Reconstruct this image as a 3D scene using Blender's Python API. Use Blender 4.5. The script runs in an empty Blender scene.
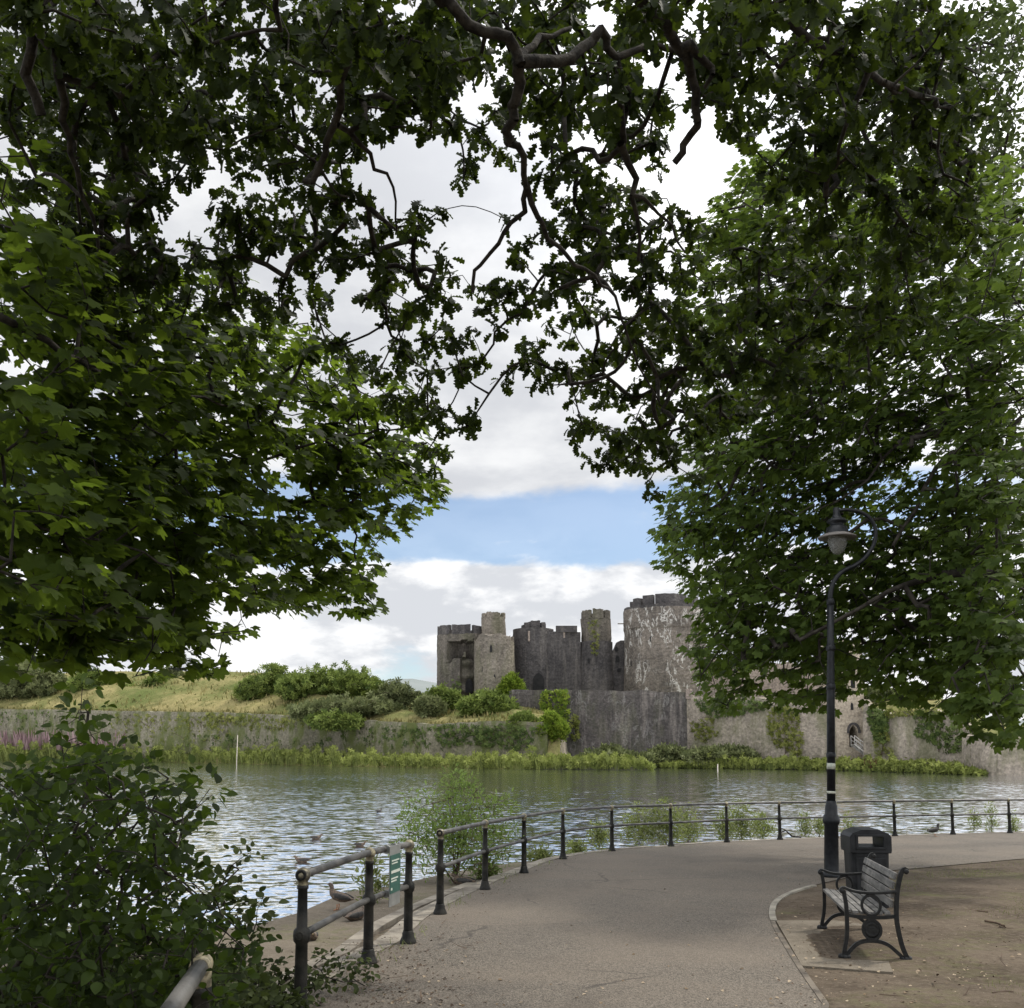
import bpy, bmesh, math, random
import numpy as np
from mathutils import Vector, Matrix
R = math.radians
random.seed(7)
rng = np.random.default_rng(7)
S = bpy.context.scene
COL = S.collection

# ------------------------------------------------------------------ camera
F, CX, PYC, PITCH, EYE, SLOPE = 985.0, 512.0, 641.5, R(6.0), 1.65, 0.0315
WATER_Z = -1.2
cam = bpy.data.cameras.new('camera')
camo = bpy.data.objects.new('camera', cam)
COL.objects.link(camo)
camo.location = (0, 0, EYE)
camo.rotation_euler = (R(90) + PITCH, 0, 0)
cam.sensor_fit = 'HORIZONTAL'
cam.sensor_width = 36.0
cam.lens = 36.0 * F / 1024.0
cam.shift_y = (PYC - 504.0) / 1024.0
cam.clip_start = 0.05
cam.clip_end = 9000
S.camera = camo

# ------------------------------------------------------------------ light
SUN_EL, SUN_AZ = 54.0, 58.0          # azimuth measured from +Y (view) towards +X (right)
sd = Vector((math.sin(R(SUN_AZ)) * math.cos(R(SUN_EL)), math.cos(R(SUN_AZ)) * math.cos(R(SUN_EL)), math.sin(R(SUN_EL))))
sun = bpy.data.lights.new('sun', 'SUN')
sun.energy = 3.0
sun.angle = R(4.0)
sun.color = (1.0, 0.94, 0.84)
suno = bpy.data.objects.new('sun', sun)
COL.objects.link(suno)
suno.rotation_euler = (-sd).to_track_quat('-Z', 'Y').to_euler()

S.view_settings.view_transform = 'Standard'
S.view_settings.look = 'None'
S.view_settings.exposure = 0.0
S.view_settings.gamma = 1.0
S.view_settings.use_curve_mapping = False
S.cycles.max_bounces = 7
S.cycles.diffuse_bounces = 4
S.cycles.glossy_bounces = 3
S.cycles.transmission_bounces = 5
S.cycles.transparent_max_bounces = 6
S.cycles.sample_clamp_indirect = 4.0
S.cycles.use_denoising = True

W = bpy.data.worlds.new("World")
S.world = W
W.use_nodes = True
nt = W.node_tree
nt.nodes.clear()


class NT:
    """small helper to write node trees"""
    def __init__(s, tree):
        s.t = tree

    def n(s, typ, inputs=None, **kw):
        nd = s.t.nodes.new(typ)
        for k, v in kw.items():
            setattr(nd, k, v)
        for k, v in (inputs or {}).items():
            s.set(nd.inputs[k], v)
        return nd

    def set(s, sock, v):
        if isinstance(v, bpy.types.NodeSocket):
            s.t.links.new(v, sock)
        elif isinstance(v, bpy.types.Node):
            s.t.links.new(v.outputs[0], sock)
        else:
            if sock.type == 'RGBA' and hasattr(v, '__len__') and len(v) == 3:
                v = (*v, 1.0)
            sock.default_value = v

    def math(s, op, a, b=0.0, c=0.0):
        nd = s.t.nodes.new('ShaderNodeMath')
        nd.operation = op
        s.set(nd.inputs[0], a)
        s.set(nd.inputs[1], b)
        s.set(nd.inputs[2], c)
        return nd.outputs[0]

    def step(s, v, a, b, lo=0.0, hi=1.0):
        nd = s.t.nodes.new('ShaderNodeMapRange')
        nd.interpolation_type = 'SMOOTHSTEP'
        s.set(nd.inputs[0], v)
        for i, x in enumerate((a, b, lo, hi)):
            s.set(nd.inputs[i + 1], x)
        return nd.outputs[0]

    def mix(s, f, a, b, typ='MIX'):
        nd = s.t.nodes.new('ShaderNodeMix')
        nd.data_type = 'RGBA'
        nd.blend_type = typ
        s.set(nd.inputs[0], f)
        s.set(nd.inputs[6], a)
        s.set(nd.inputs[7], b)
        return nd.outputs[2]

    def noise(s, vec, scale, detail=4.0, rough=0.55, dist=0.0):
        return s.n('ShaderNodeTexNoise', {'Vector': vec, 'Scale': scale, 'Detail': detail, 'Roughness': rough, 'Distortion': dist}).outputs[0]

    def mapping(s, vec, scale=(1, 1, 1), loc=(0, 0, 0), rot=(0, 0, 0)):
        return s.n('ShaderNodeMapping', {'Vector': vec, 'Scale': scale, 'Location': loc, 'Rotation': rot}).outputs[0]


g = NT(nt)
sky = g.n('ShaderNodeTexSky', sky_type='NISHITA')
sky.sun_disc = False
sky.sun_elevation = R(SUN_EL)
sky.sun_rotation = R(SUN_AZ)
sky.air_density = 1.0
sky.dust_density = 0.3
sky.ozone_density = 3.0
tc = g.n('ShaderNodeTexCoord')
sep = g.n('ShaderNodeSeparateXYZ', {0: tc.outputs['Generated']})
zz = g.math('MAXIMUM', sep.outputs[2], 0.0)
den = g.math('ADD', zz, 0.16)
px_ = g.math('DIVIDE', sep.outputs[0], den)
py_ = g.math('DIVIDE', sep.outputs[1], den)
pv = g.n('ShaderNodeCombineXYZ', {0: px_, 1: py_, 2: 0.0}).outputs[0]
n1 = g.noise(g.mapping(pv, (1.25, 1.0, 1), (3.1, 1.7, 0)), 1.15, 9.0, 0.58, 0.25)
n2 = g.noise(g.mapping(pv, (1, 1, 1), (8.3, 4.1, 0)), 2.3, 7.0, 0.55, 0.1)
n3 = g.noise(g.mapping(pv, (1, 1, 1), (1.3, 9.1, 0)), 0.5, 3.0, 0.5)
# coverage: broken band low down, solid cloud above it
zw = g.math('ADD', zz, g.math('MULTIPLY', g.math('SUBTRACT', n3, 0.5), 0.10))
bandlo = g.step(zw, 0.165, 0.205)
bandhi = g.step(zw, 0.245, 0.295)
band = g.math('MULTIPLY', g.math('SUBTRACT', bandlo, bandhi), g.step(sep.outputs[0], 0.42, 0.12, 0.35, 1.0))
th = g.math('ADD', 0.36, g.math('MULTIPLY', band, 0.30))
th = g.math('ADD', th, g.math('MULTIPLY', g.step(zz, 0.30, 0.40), -0.22))
lowv0 = g.n('ShaderNodeCombineXYZ', {0: sep.outputs[0], 1: g.math('MULTIPLY', sep.outputs[2], 2.1), 2: g.math('MULTIPLY', sep.outputs[1], 0.3)}).outputs[0]
n6 = g.noise(g.mapping(lowv0, (1, 1, 1), (2.3, 0.4, 0)), 5.2, 8.0, 0.56, 0.15)
nn_ = g.mix(g.step(zz, 0.30, 0.20), n1, n6)
cover = g.step(nn_, g.math('SUBTRACT', th, 0.05), g.math('ADD', th, 0.07))
thick = g.step(g.math('ADD', g.math('MULTIPLY', n1, 0.45), g.math('MULTIPLY', n2, 0.65)), 0.42, 0.68)
lowv = g.n('ShaderNodeCombineXYZ', {0: sep.outputs[0], 1: g.math('MULTIPLY', sep.outputs[2], 2.1), 2: g.math('MULTIPLY', sep.outputs[1], 0.3)}).outputs[0]
n4 = g.noise(g.mapping(lowv, (1, 1, 1), (2.3, 0.4, 0)), 5.2, 8.0, 0.56, 0.15)
n5 = g.noise(g.mapping(lowv, (1, 1, 1), (2.32, 0.46, 0)), 5.2, 8.0, 0.56, 0.15)
puff = g.step(g.math('ADD', g.math('MULTIPLY', g.math('SUBTRACT', n5, n4), 3.0), g.math('MULTIPLY', n4, 0.6)), 0.12, 0.50)
low = g.step(zz, 0.26, 0.17)
thick = g.math('ADD', g.math('MULTIPLY', thick, g.math('SUBTRACT', 1.0, low)), g.math('MULTIPLY', puff, low))
shade = g.mix(low, g.mix(g.step(n2, 0.36, 0.62), (9.8, 9.85, 9.9), (7.0, 7.15, 7.5)), g.mix(thick, (11.0, 11.0, 11.0), (7.3, 7.5, 7.9)))
# cloud brighter round the sun; unseen fill added overhead and behind camera
sunv = g.n('ShaderNodeVectorMath', {0: tc.outputs['Generated'], 1: tuple(sd)}, operation='DOT_PRODUCT').outputs['Value']
glow = g.math('ADD', g.math('MULTIPLY', g.step(sunv, 0.55, 1.0), 1.1), g.step(zz, 0.60, 0.92, 1.0, 1.9))
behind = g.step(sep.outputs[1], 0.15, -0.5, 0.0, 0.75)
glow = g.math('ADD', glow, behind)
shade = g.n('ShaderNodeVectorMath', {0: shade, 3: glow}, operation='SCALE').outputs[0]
skyb = g.n('ShaderNodeVectorMath', {0: sky.outputs[0], 3: 1.35}, operation='SCALE').outputs[0]
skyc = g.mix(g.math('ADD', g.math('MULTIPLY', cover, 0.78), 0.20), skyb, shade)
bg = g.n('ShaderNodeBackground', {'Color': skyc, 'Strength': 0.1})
out = g.n('ShaderNodeOutputWorld')
nt.links.new(bg.outputs[0], out.inputs[0])

# ------------------------------------------------------------------ geometry of the photograph
FW = np.array((0, math.cos(PITCH), math.sin(PITCH)))
UP = np.array((0, -math.sin(PITCH), math.cos(PITCH)))


def ray(px, py):
    return FW + UP * ((PYC - py) / F) + np.array((1.0, 0, 0)) * ((px - CX) / F)


def at(px, py, Y):
    d = ray(px, py)
    p = d * (Y / d[1])
    return (p[0], Y, p[2] + EYE)


def gnd(px, py, dz=0.0):
    d = ray(px, py)
    t = (EYE - dz) / (-d[2] - SLOPE * d[1])
    return (d[0] * t, d[1] * t, -SLOPE * d[1] * t + dz)


def on_water(px, py):
    d = ray(px, py)
    t = (EYE - WATER_Z) / (-d[2])
    return (d[0] * t, d[1] * t, WATER_Z)


def gz(y):
    return -SLOPE * y


def lerp_tab(tab, x):
    xs = [a for a, _ in tab]
    ys = [b for _, b in tab]
    return float(np.interp(x, xs, ys))


# ------------------------------------------------------------------ mesh helpers
class MB:
    def __init__(s):
        s.v = []
        s.f = []
        s.sm = []

    def add(s, verts, faces, smooth=False):
        o = len(s.v)
        s.v.extend([tuple(map(float, v)) for v in verts])
        s.f.extend([tuple(i + o for i in f) for f in faces])
        s.sm.extend([smooth] * len(faces))
        return s

    def box(s, c, size, rz=0.0, taper=1.0):
        hx, hy, hz = size[0] / 2, size[1] / 2, size[2] / 2
        co, si = math.cos(rz), math.sin(rz)
        vs = []
        for z, k in ((-hz, 1.0), (hz, taper)):
            for x, y in ((-hx, -hy), (hx, -hy), (hx, hy), (-hx, hy)):
                x *= k
                y *= k
                vs.append((c[0] + x * co - y * si, c[1] + x * si + y * co, c[2] + z))
        return s.add(vs, [(0, 3, 2, 1), (4, 5, 6, 7), (0, 1, 5, 4), (1, 2, 6, 5), (2, 3, 7, 6), (3, 0, 4, 7)])

    def tube(s, pts, r, n=10, caps=True, smooth=True):
        pts = [Vector(p) for p in pts]
        m = len(pts)
        rs = r if hasattr(r, '__len__') else [r] * m
        up = Vector((0, 0, 1))
        vs = []
        t0 = (pts[1] - pts[0]).normalized()
        a = t0.cross(up)
        if a.length < 1e-3:
            a = t0.cross(Vector((1, 0, 0)))
        a.normalize()
        for i in range(m):
            t = (pts[min(i + 1, m - 1)] - pts[max(i - 1, 0)]).normalized()
            a = (a - t * a.dot(t)).normalized()
            b = t.cross(a)
            for k in range(n):
                an = 2 * math.pi * k / n
                vs.append(pts[i] + (a * math.cos(an) + b * math.sin(an)) * rs[i])
        fs = []
        for i in range(m - 1):
            for k in range(n):
                k2 = (k + 1) % n
                fs.append((i * n + k, i * n + k2, (i + 1) * n + k2, (i + 1) * n + k))
        s.add(vs, fs, smooth)
        if caps:
            o = len(s.v) - len(vs)
            s.f.append(tuple(o + k for k in range(n))[::-1])
            s.f.append(tuple(o + (m - 1) * n + k for k in range(n)))
            s.sm += [False, False]
        return s

    def lathe(s, c, prof, n=24, smooth=True, ax=None, caps=True):
        """prof: (radius, height) along the axis ax (default z) from c"""
        c = Vector(c)
        z = Vector(ax or (0, 0, 1)).normalized()
        x = z.cross(Vector((0, 1, 0)))
        if x.length < 1e-3:
            x = Vector((1, 0, 0))
        x.normalize()
        y = z.cross(x)
        vs, fs = [], []
        for r, h in prof:
            for k in range(n):
                an = 2 * math.pi * k / n
                vs.append(c + z * h + (x * math.cos(an) + y * math.sin(an)) * r)
        for i in range(len(prof) - 1):
            for k in range(n):
                k2 = (k + 1) % n
                fs.append((i * n + k, i * n + k2, (i + 1) * n + k2, (i + 1) * n + k))
        o = len(s.v)
        s.add(vs, fs, smooth)
        if caps:
            s.f.append(tuple(o + k for k in range(n))[::-1])
            s.f.append(tuple(o + (len(prof) - 1) * n + k for k in range(n)))
            s.sm += [False, False]
        return s

    def prism(s, poly, thick, origin, ux, uy):
        """outline poly (u,v) in the plane origin+ux*u+uy*v, extruded by thick along ux x uy, centred"""
        o, ux, uy = Vector(origin), Vector(ux), Vector(uy)
        nn = ux.cross(uy).normalized() * (thick / 2)
        n = len(poly)
        vs = [o + ux * u + uy * v - nn for u, v in poly] + [o + ux * u + uy * v + nn for u, v in poly]
        fs = [tuple(range(n))[::-1], tuple(range(n, 2 * n))]
        fs += [(i, (i + 1) % n, n + (i + 1) % n, n + i) for i in range(n)]
        return s.add(vs, fs)

    def build(s, name, mat, parent=None, loc=None, bevel=0.0):
        me = bpy.data.meshes.new(name)
        off = Vector(loc) if loc is not None else (parent.location if parent is not None else Vector((0, 0, 0)))
        base = Vector(off)
        if parent is not None and loc is None:
            p = parent.parent
            while p is not None:
                base = base + p.location
                p = p.parent
        me.from_pydata([(a - base.x, b - base.y, c - base.z) for a, b, c in s.v], [], s.f)
        me.polygons.foreach_set('use_smooth', s.sm)
        me.materials.append(mat)
        bm = bmesh.new()
        bm.from_mesh(me)
        bmesh.ops.recalc_face_normals(bm, faces=bm.faces)
        bm.to_mesh(me)
        bm.free()
        me.update()
        o = bpy.data.objects.new(name, me)
        COL.objects.link(o)
        if parent is not None:
            o.parent = parent
        elif loc is not None:
            o.location = loc
        if bevel:
            b = o.modifiers.new('bevel', 'BEVEL')
            b.width = bevel
            b.segments = 2
            b.limit_method = 'ANGLE'
            b.angle_limit = R(35)
        return o


def tag(o, label, cat, group=None, kind=None):
    if label:
        o['label'] = label
    if cat:
        o['category'] = cat
    if group:
        o['group'] = group
    if kind:
        o['kind'] = kind
    return o


def thing(name, label, cat, loc=(0, 0, 0), group=None):
    o = bpy.data.objects.new(name, None)
    o.empty_display_size = 0.2
    COL.objects.link(o)
    o.location = loc
    return tag(o, label, cat, group)


def struct(o):
    o['kind'] = 'structure'
    return o


def copy_tree(o, parent=None):
    c = o.copy()
    COL.objects.link(c)
    if parent is not None:
        c.parent = parent
    for ch in list(o.children):
        copy_tree(ch, c)
    return c


def arr_mesh(name, V, loops, starts, mat, parent=None, base=None, lv=None, smooth=False, loc=None):
    """fast mesh from numpy arrays"""
    base = np.array(base if base is not None else (0, 0, 0), float)
    me = bpy.data.meshes.new(name)
    V = np.asarray(V, np.float32) - base.astype(np.float32)
    me.vertices.add(len(V))
    me.vertices.foreach_set('co', V.ravel())
    me.loops.add(len(loops))
    me.loops.foreach_set('vertex_index', np.asarray(loops, np.int32))
    me.polygons.add(len(starts))
    me.polygons.foreach_set('loop_start', np.asarray(starts, np.int32))
    if lv is not None:
        a = me.attributes.new('lv', 'FLOAT', 'FACE')
        a.data.foreach_set('value', np.asarray(lv, np.float32))
    me.materials.append(mat)
    me.update(calc_edges=True)
    me.validate()
    if smooth:
        me.polygons.foreach_set('use_smooth', np.ones(len(starts), bool))
    o = bpy.data.objects.new(name, me)
    COL.objects.link(o)
    if parent is not None:
        o.parent = parent
    elif loc is not None:
        o.location = loc
    return o


# ------------------------------------------------------------------ materials
def new_mat(name):
    m = bpy.data.materials.new(name)
    m.use_nodes = True
    m.node_tree.nodes.clear()
    gg = NT(m.node_tree)
    o = gg.n('ShaderNodeOutputMaterial')
    return m, gg, o


def simple(name, c1, c2, scale=8.0, rough=0.6, metal=0.0, bump=0.0, bscale=40.0, spec=0.5, detail=5.0):
    m, q, o = new_mat(name)
    t = q.n('ShaderNodeTexCoord').outputs['Object']
    nz = q.step(q.noise(t, scale, detail, 0.6), 0.32, 0.68)
    col = q.mix(nz, c1, c2)
    b = q.n('ShaderNodeBsdfPrincipled', {'Base Color': col, 'Metallic': metal, 'Roughness': rough, 'Specular IOR Level': spec})
    if bump:
        bp = q.n('ShaderNodeBump', {'Height': q.noise(t, bscale, 4.0, 0.6), 'Strength': bump, 'Distance': 0.02})
        q.set(b.inputs['Normal'], bp.outputs[0])
    q.set(o.inputs[0], b.outputs[0])
    return m


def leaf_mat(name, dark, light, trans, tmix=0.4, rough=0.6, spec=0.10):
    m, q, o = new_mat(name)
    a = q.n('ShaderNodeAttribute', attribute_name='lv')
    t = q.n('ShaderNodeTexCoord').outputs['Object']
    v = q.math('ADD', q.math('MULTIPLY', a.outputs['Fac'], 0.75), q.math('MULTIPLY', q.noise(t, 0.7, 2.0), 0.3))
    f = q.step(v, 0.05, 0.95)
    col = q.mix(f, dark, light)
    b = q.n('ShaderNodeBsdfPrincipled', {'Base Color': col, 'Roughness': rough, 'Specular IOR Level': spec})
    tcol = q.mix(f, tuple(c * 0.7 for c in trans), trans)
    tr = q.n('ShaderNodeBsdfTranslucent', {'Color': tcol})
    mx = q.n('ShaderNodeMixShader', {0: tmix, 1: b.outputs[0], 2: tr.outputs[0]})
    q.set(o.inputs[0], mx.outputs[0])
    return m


def stone(name, dark, mid, light, streak=0.5, speck=0.0, green=0.0, course=0.45, bscale=1.0):
    m, q, o = new_mat(name)
    t = q.n('ShaderNodeTexCoord').outputs['Object']
    big = q.step(q.noise(t, 0.22 * bscale, 6.0, 0.62), 0.34, 0.66)
    col = q.mix(big, dark, mid)
    st = q.step(q.noise(q.mapping(t, (0.9, 0.9, 0.10)), 1.3 * bscale, 5.0, 0.6), 0.46, 0.68)
    col = q.mix(q.math('MULTIPLY', st, streak), col, light)
    # rubble courses: cells stretched along the wall
    vo = q.n('ShaderNodeTexVoronoi', {'Vector': q.mapping(t, (1, 1, 1.35)), 'Scale': 1.15 / course, 'Randomness': 0.9}, feature='F1')
    cell = q.n('ShaderNodeSeparateColor', {0: vo.outputs['Color']}).outputs[0]
    col = q.mix(0.30, col, q.mix(cell, tuple(c * 0.55 for c in mid), tuple(min(1, c * 1.5) for c in mid)))
    fine = q.noise(t, 3.4, 5.0, 0.7)
    col = q.mix(0.55, col, q.mix(q.step(fine, 0.3, 0.7), (0.25, 0.25, 0.25), (0.78, 0.77, 0.75)), 'OVERLAY')
    if speck:
        w = q.noise(q.mapping(t, (1.0, 1.0, 0.45)), 1.05, 6.0, 0.62, 0.9)
        w2 = q.noise(t, 0.17, 2.0)
        wm = q.math('MULTIPLY', q.math('SUBTRACT', q.step(w, 0.545, 0.565), q.step(w, 0.59, 0.62)), q.step(w2, 0.42, 0.54))
        col = q.mix(q.math('MULTIPLY', wm, speck), col, (0.62, 0.60, 0.56))
    if green:
        gm = q.step(q.noise(q.mapping(t, (1, 1, 0.4)), 0.33, 6.0, 0.68), 0.44, 0.62)
        col = q.mix(q.math('MULTIPLY', gm, green), col, (0.085, 0.10, 0.03))
    b = q.n('ShaderNodeBsdfPrincipled', {'Base Color': col, 'Roughness': 0.92, 'Specular IOR Level': 0.2})
    hh = q.math('ADD', q.math('MULTIPLY', vo.outputs['Distance'], 0.6), q.math('MULTIPLY', fine, 0.7))
    bp = q.n('ShaderNodeBump', {'Height': hh, 'Strength': 0.35, 'Distance': 0.25})
    q.set(b.inputs['Normal'], bp.outputs[0])
    q.set(o.inputs[0], b.outputs[0])
    return m


M = {}
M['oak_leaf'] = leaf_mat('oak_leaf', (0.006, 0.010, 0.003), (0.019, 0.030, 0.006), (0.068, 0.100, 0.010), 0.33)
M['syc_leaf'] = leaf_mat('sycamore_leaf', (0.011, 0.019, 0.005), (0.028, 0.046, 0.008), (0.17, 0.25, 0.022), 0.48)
M['syc_leaf2'] = leaf_mat('far_sycamore_leaf', (0.018, 0.033, 0.008), (0.078, 0.116, 0.026), (0.145, 0.215, 0.028), 0.40)
M['pale_leaf'] = leaf_mat('lichen_oak_leaf', (0.022, 0.034, 0.012), (0.065, 0.085, 0.03), (0.10, 0.14, 0.035), 0.3)
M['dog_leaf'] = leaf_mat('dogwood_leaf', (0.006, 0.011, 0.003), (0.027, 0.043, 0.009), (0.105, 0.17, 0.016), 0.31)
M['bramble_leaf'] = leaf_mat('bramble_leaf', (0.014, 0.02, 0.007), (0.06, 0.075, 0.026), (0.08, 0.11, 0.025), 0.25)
M['willow_leaf'] = leaf_mat('willow_leaf', (0.08, 0.12, 0.035), (0.22, 0.29, 0.085), (0.26, 0.38, 0.08), 0.4)
M['weed_leaf'] = leaf_mat('weed_leaf', (0.08, 0.105, 0.035), (0.26, 0.28, 0.11), (0.24, 0.30, 0.08), 0.4)
M['bush_leaf'] = leaf_mat('bush_leaf', (0.045, 0.075, 0.018), (0.235, 0.29, 0.075), (0.18, 0.24, 0.05), 0.25)
M['gorse_leaf'] = leaf_mat('gorse_leaf', (0.06, 0.075, 0.03), (0.215, 0.235, 0.105), (0.14, 0.17, 0.06), 0.2)
M['lime_leaf'] = leaf_mat('lime_leaf', (0.07, 0.12, 0.015), (0.24, 0.30, 0.04), (0.2, 0.3, 0.04), 0.3)
M['reed_leaf'] = leaf_mat('reed_leaf', (0.06, 0.08, 0.02), (0.30, 0.33, 0.09), (0.22, 0.28, 0.06), 0.25)
M['ivy_leaf'] = leaf_mat('ivy_leaf', (0.035, 0.06, 0.018), (0.12, 0.16, 0.045), (0.1, 0.15, 0.03), 0.2)
M['moss_leaf'] = leaf_mat('creeper_leaf', (0.09, 0.11, 0.02), (0.21, 0.22, 0.06), (0.16, 0.18, 0.04), 0.2)
M['dry_grass'] = leaf_mat('dry_grass', (0.07, 0.08, 0.025), (0.31, 0.27, 0.115), (0.25, 0.22, 0.08), 0.25)
M['grass'] = leaf_mat('grass', (0.07, 0.085, 0.025), (0.17, 0.19, 0.06), (0.2, 0.25, 0.06), 0.3)
M['pink'] = leaf_mat('willowherb_flower', (0.22, 0.14, 0.15), (0.46, 0.33, 0.33), (0.3, 0.2, 0.2), 0.3)
M['litter'] = leaf_mat('dead_leaf', (0.12, 0.08, 0.045), (0.42, 0.34, 0.24), (0.15, 0.1, 0.05), 0.05)
M['red_weed'] = leaf_mat('dock_seed', (0.07, 0.045, 0.025), (0.16, 0.09, 0.05), (0.1, 0.05, 0.03), 0.1)
M['bark'] = simple('bark', (0.010, 0.0085, 0.007), (0.040, 0.035, 0.027), 14.0, 0.95, bump=0.6, bscale=45, spec=0.2)
M['bark_far'] = simple('sycamore_bark', (0.02, 0.017, 0.014), (0.06, 0.053, 0.044), 6.0, 0.95, spec=0.2)
M['twig'] = simple('twig', (0.05, 0.035, 0.025), (0.12, 0.085, 0.06), 6.0, 0.9, spec=0.2)

M['stone_dark'] = stone('dark_castle_stone', (0.036, 0.034, 0.036), (0.078, 0.072, 0.071), (0.17, 0.155, 0.14), 0.5)
M['stone_tower'] = stone('great_tower_stone', (0.062, 0.056, 0.051), (0.172, 0.149, 0.128), (0.26, 0.225, 0.192), 0.4, speck=0.7)
M['stone_ruin_dark'] = stone('dark_ruin_stone', (0.055, 0.05, 0.044), (0.13, 0.115, 0.098), (0.22, 0.195, 0.165), 0.45, green=0.2)
M['stone_grey'] = stone('ruin_stone', (0.085, 0.075, 0.063), (0.205, 0.178, 0.148), (0.28, 0.25, 0.215), 0.45, green=0.25)
M['stone_curtain'] = stone('curtain_stone', (0.042, 0.038, 0.038), (0.098, 0.088, 0.083), (0.22, 0.195, 0.175), 0.75, speck=0.15, green=0.2)
M['stone_pale'] = stone('pale_wall_stone', (0.17, 0.148, 0.12), (0.30, 0.26, 0.215), (0.42, 0.37, 0.31), 0.45, green=0.5)
M['stone_pink'] = stone('pink_ruin_stone', (0.20, 0.165, 0.145), (0.30, 0.25, 0.215), (0.40, 0.35, 0.31), 0.35)
M['stone_gate'] = stone('gate_tower_stone', (0.29, 0.245, 0.19), (0.42, 0.36, 0.285), (0.52, 0.46, 0.38), 0.3)
M['stone_bank'] = stone('bank_wall_stone', (0.10, 0.094, 0.066), (0.19, 0.175, 0.13), (0.25, 0.235, 0.175), 0.35, green=0.95)
M['opening_shade'] = simple('painted_opening_shade', (0.006, 0.006, 0.007), (0.018, 0.017, 0.017), 1.5, 0.95)  # near-black tone paints the shade inside castle windows and doorways

M['iron'] = simple('black_iron', (0.006, 0.0065, 0.007), (0.018, 0.018, 0.017), 25.0, 0.45, bump=0.15, bscale=60, spec=0.28)
M['iron_post'] = simple('weathered_black_iron', (0.005, 0.0055, 0.005), (0.026, 0.024, 0.019), 9.0, 0.55, bump=0.25, bscale=50, spec=0.25)
M['gold'] = simple('worn_gold_paint', (0.035, 0.03, 0.02), (0.36, 0.31, 0.19), 14.0, 0.45, bump=0.2, bscale=60)
M['galv'] = simple('worn_galvanised_rail', (0.012, 0.012, 0.012), (0.11, 0.104, 0.094), 3.5, 0.5, metal=0.0, bump=0.1, bscale=70)
M['lamp_paint'] = simple('lamp_post_paint', (0.006, 0.007, 0.009), (0.016, 0.018, 0.021), 12.0, 0.4, spec=0.3)
M['lamp_grey'] = simple('lamp_reflector', (0.13, 0.12, 0.11), (0.2, 0.18, 0.165), 12.0, 0.6)
M['bin'] = simple('bin_plastic', (0.007, 0.008, 0.009), (0.020, 0.021, 0.023), 7.0, 0.5, bump=0.1, bscale=90, spec=0.25)
M['sign_green'] = simple('sign_green', (0.018, 0.075, 0.056), (0.028, 0.10, 0.078), 5.0, 0.4)
M['sign_grey'] = simple('sign_metal', (0.20, 0.205, 0.195), (0.28, 0.285, 0.27), 5.0, 0.35, metal=0.3)
M['sign_text'] = simple('sign_lettering', (0.55, 0.58, 0.5), (0.65, 0.68, 0.6), 5.0, 0.5)
M['sticker'] = simple('sticker', (0.3, 0.33, 0.28), (0.5, 0.5, 0.42), 25.0, 0.6)
M['kerb'] = simple('kerb_concrete', (0.10, 0.085, 0.066), (0.27, 0.24, 0.195), 3.0, 0.9, bump=0.4, bscale=30)
M['edging'] = simple('edging_concrete', (0.15, 0.135, 0.108), (0.29, 0.265, 0.215), 2.5, 0.9, bump=0.3, bscale=30)
M['edging_dark'] = simple('worn_edging', (0.05, 0.04, 0.03), (0.15, 0.125, 0.095), 3.0, 0.95)
M['duck_brown'] = simple('duck_plumage', (0.035, 0.026, 0.02), (0.17, 0.12, 0.085), 55.0, 0.75)
M['duck_dark'] = simple('dark_plumage', (0.012, 0.012, 0.013), (0.05, 0.045, 0.04), 40.0, 0.7)
M['duck_bill'] = simple('duck_bill', (0.12, 0.09, 0.03), (0.2, 0.14, 0.05), 20.0, 0.5)
M['duck_leg'] = simple('duck_leg', (0.35, 0.12, 0.03), (0.42, 0.16, 0.05), 20.0, 0.5)
M['hand_timber'] = simple('stair_timber', (0.30, 0.28, 0.25), (0.45, 0.43, 0.40), 3.0, 0.8)
M['stake'] = simple('stake_timber', (0.40, 0.36, 0.30), (0.55, 0.5, 0.42), 3.0, 0.9)


def wood_mat():
    m, q, o = new_mat('weathered_bench_wood')
    t = q.n('ShaderNodeTexCoord').outputs['Object']
    tr = q.mapping(t, (1, 1, 1), (0, 0, 0), (0, 0, R(11.0)))
    gr = q.noise(q.mapping(tr, (70, 2.2, 70)), 1.0, 5.0, 0.6)
    wear = q.noise(t, 5.0, 4.0, 0.6)
    col = q.mix(q.step(gr, 0.3, 0.7), (0.05, 0.049, 0.047), (0.165, 0.158, 0.147))
    col = q.mix(q.math('MULTIPLY', q.step(wear, 0.45, 0.7), 0.5), col, (0.33, 0.315, 0.29))
    b = q.n('ShaderNodeBsdfPrincipled', {'Base Color': col, 'Roughness': 0.6, 'Specular IOR Level': 0.4})
    bp = q.n('ShaderNodeBump', {'Height': gr, 'Strength': 0.25, 'Distance': 0.004})
    q.set(b.inputs['Normal'], bp.outputs[0])
    q.set(o.inputs[0], b.outputs[0])
    return m


M['wood'] = wood_mat()


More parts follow.
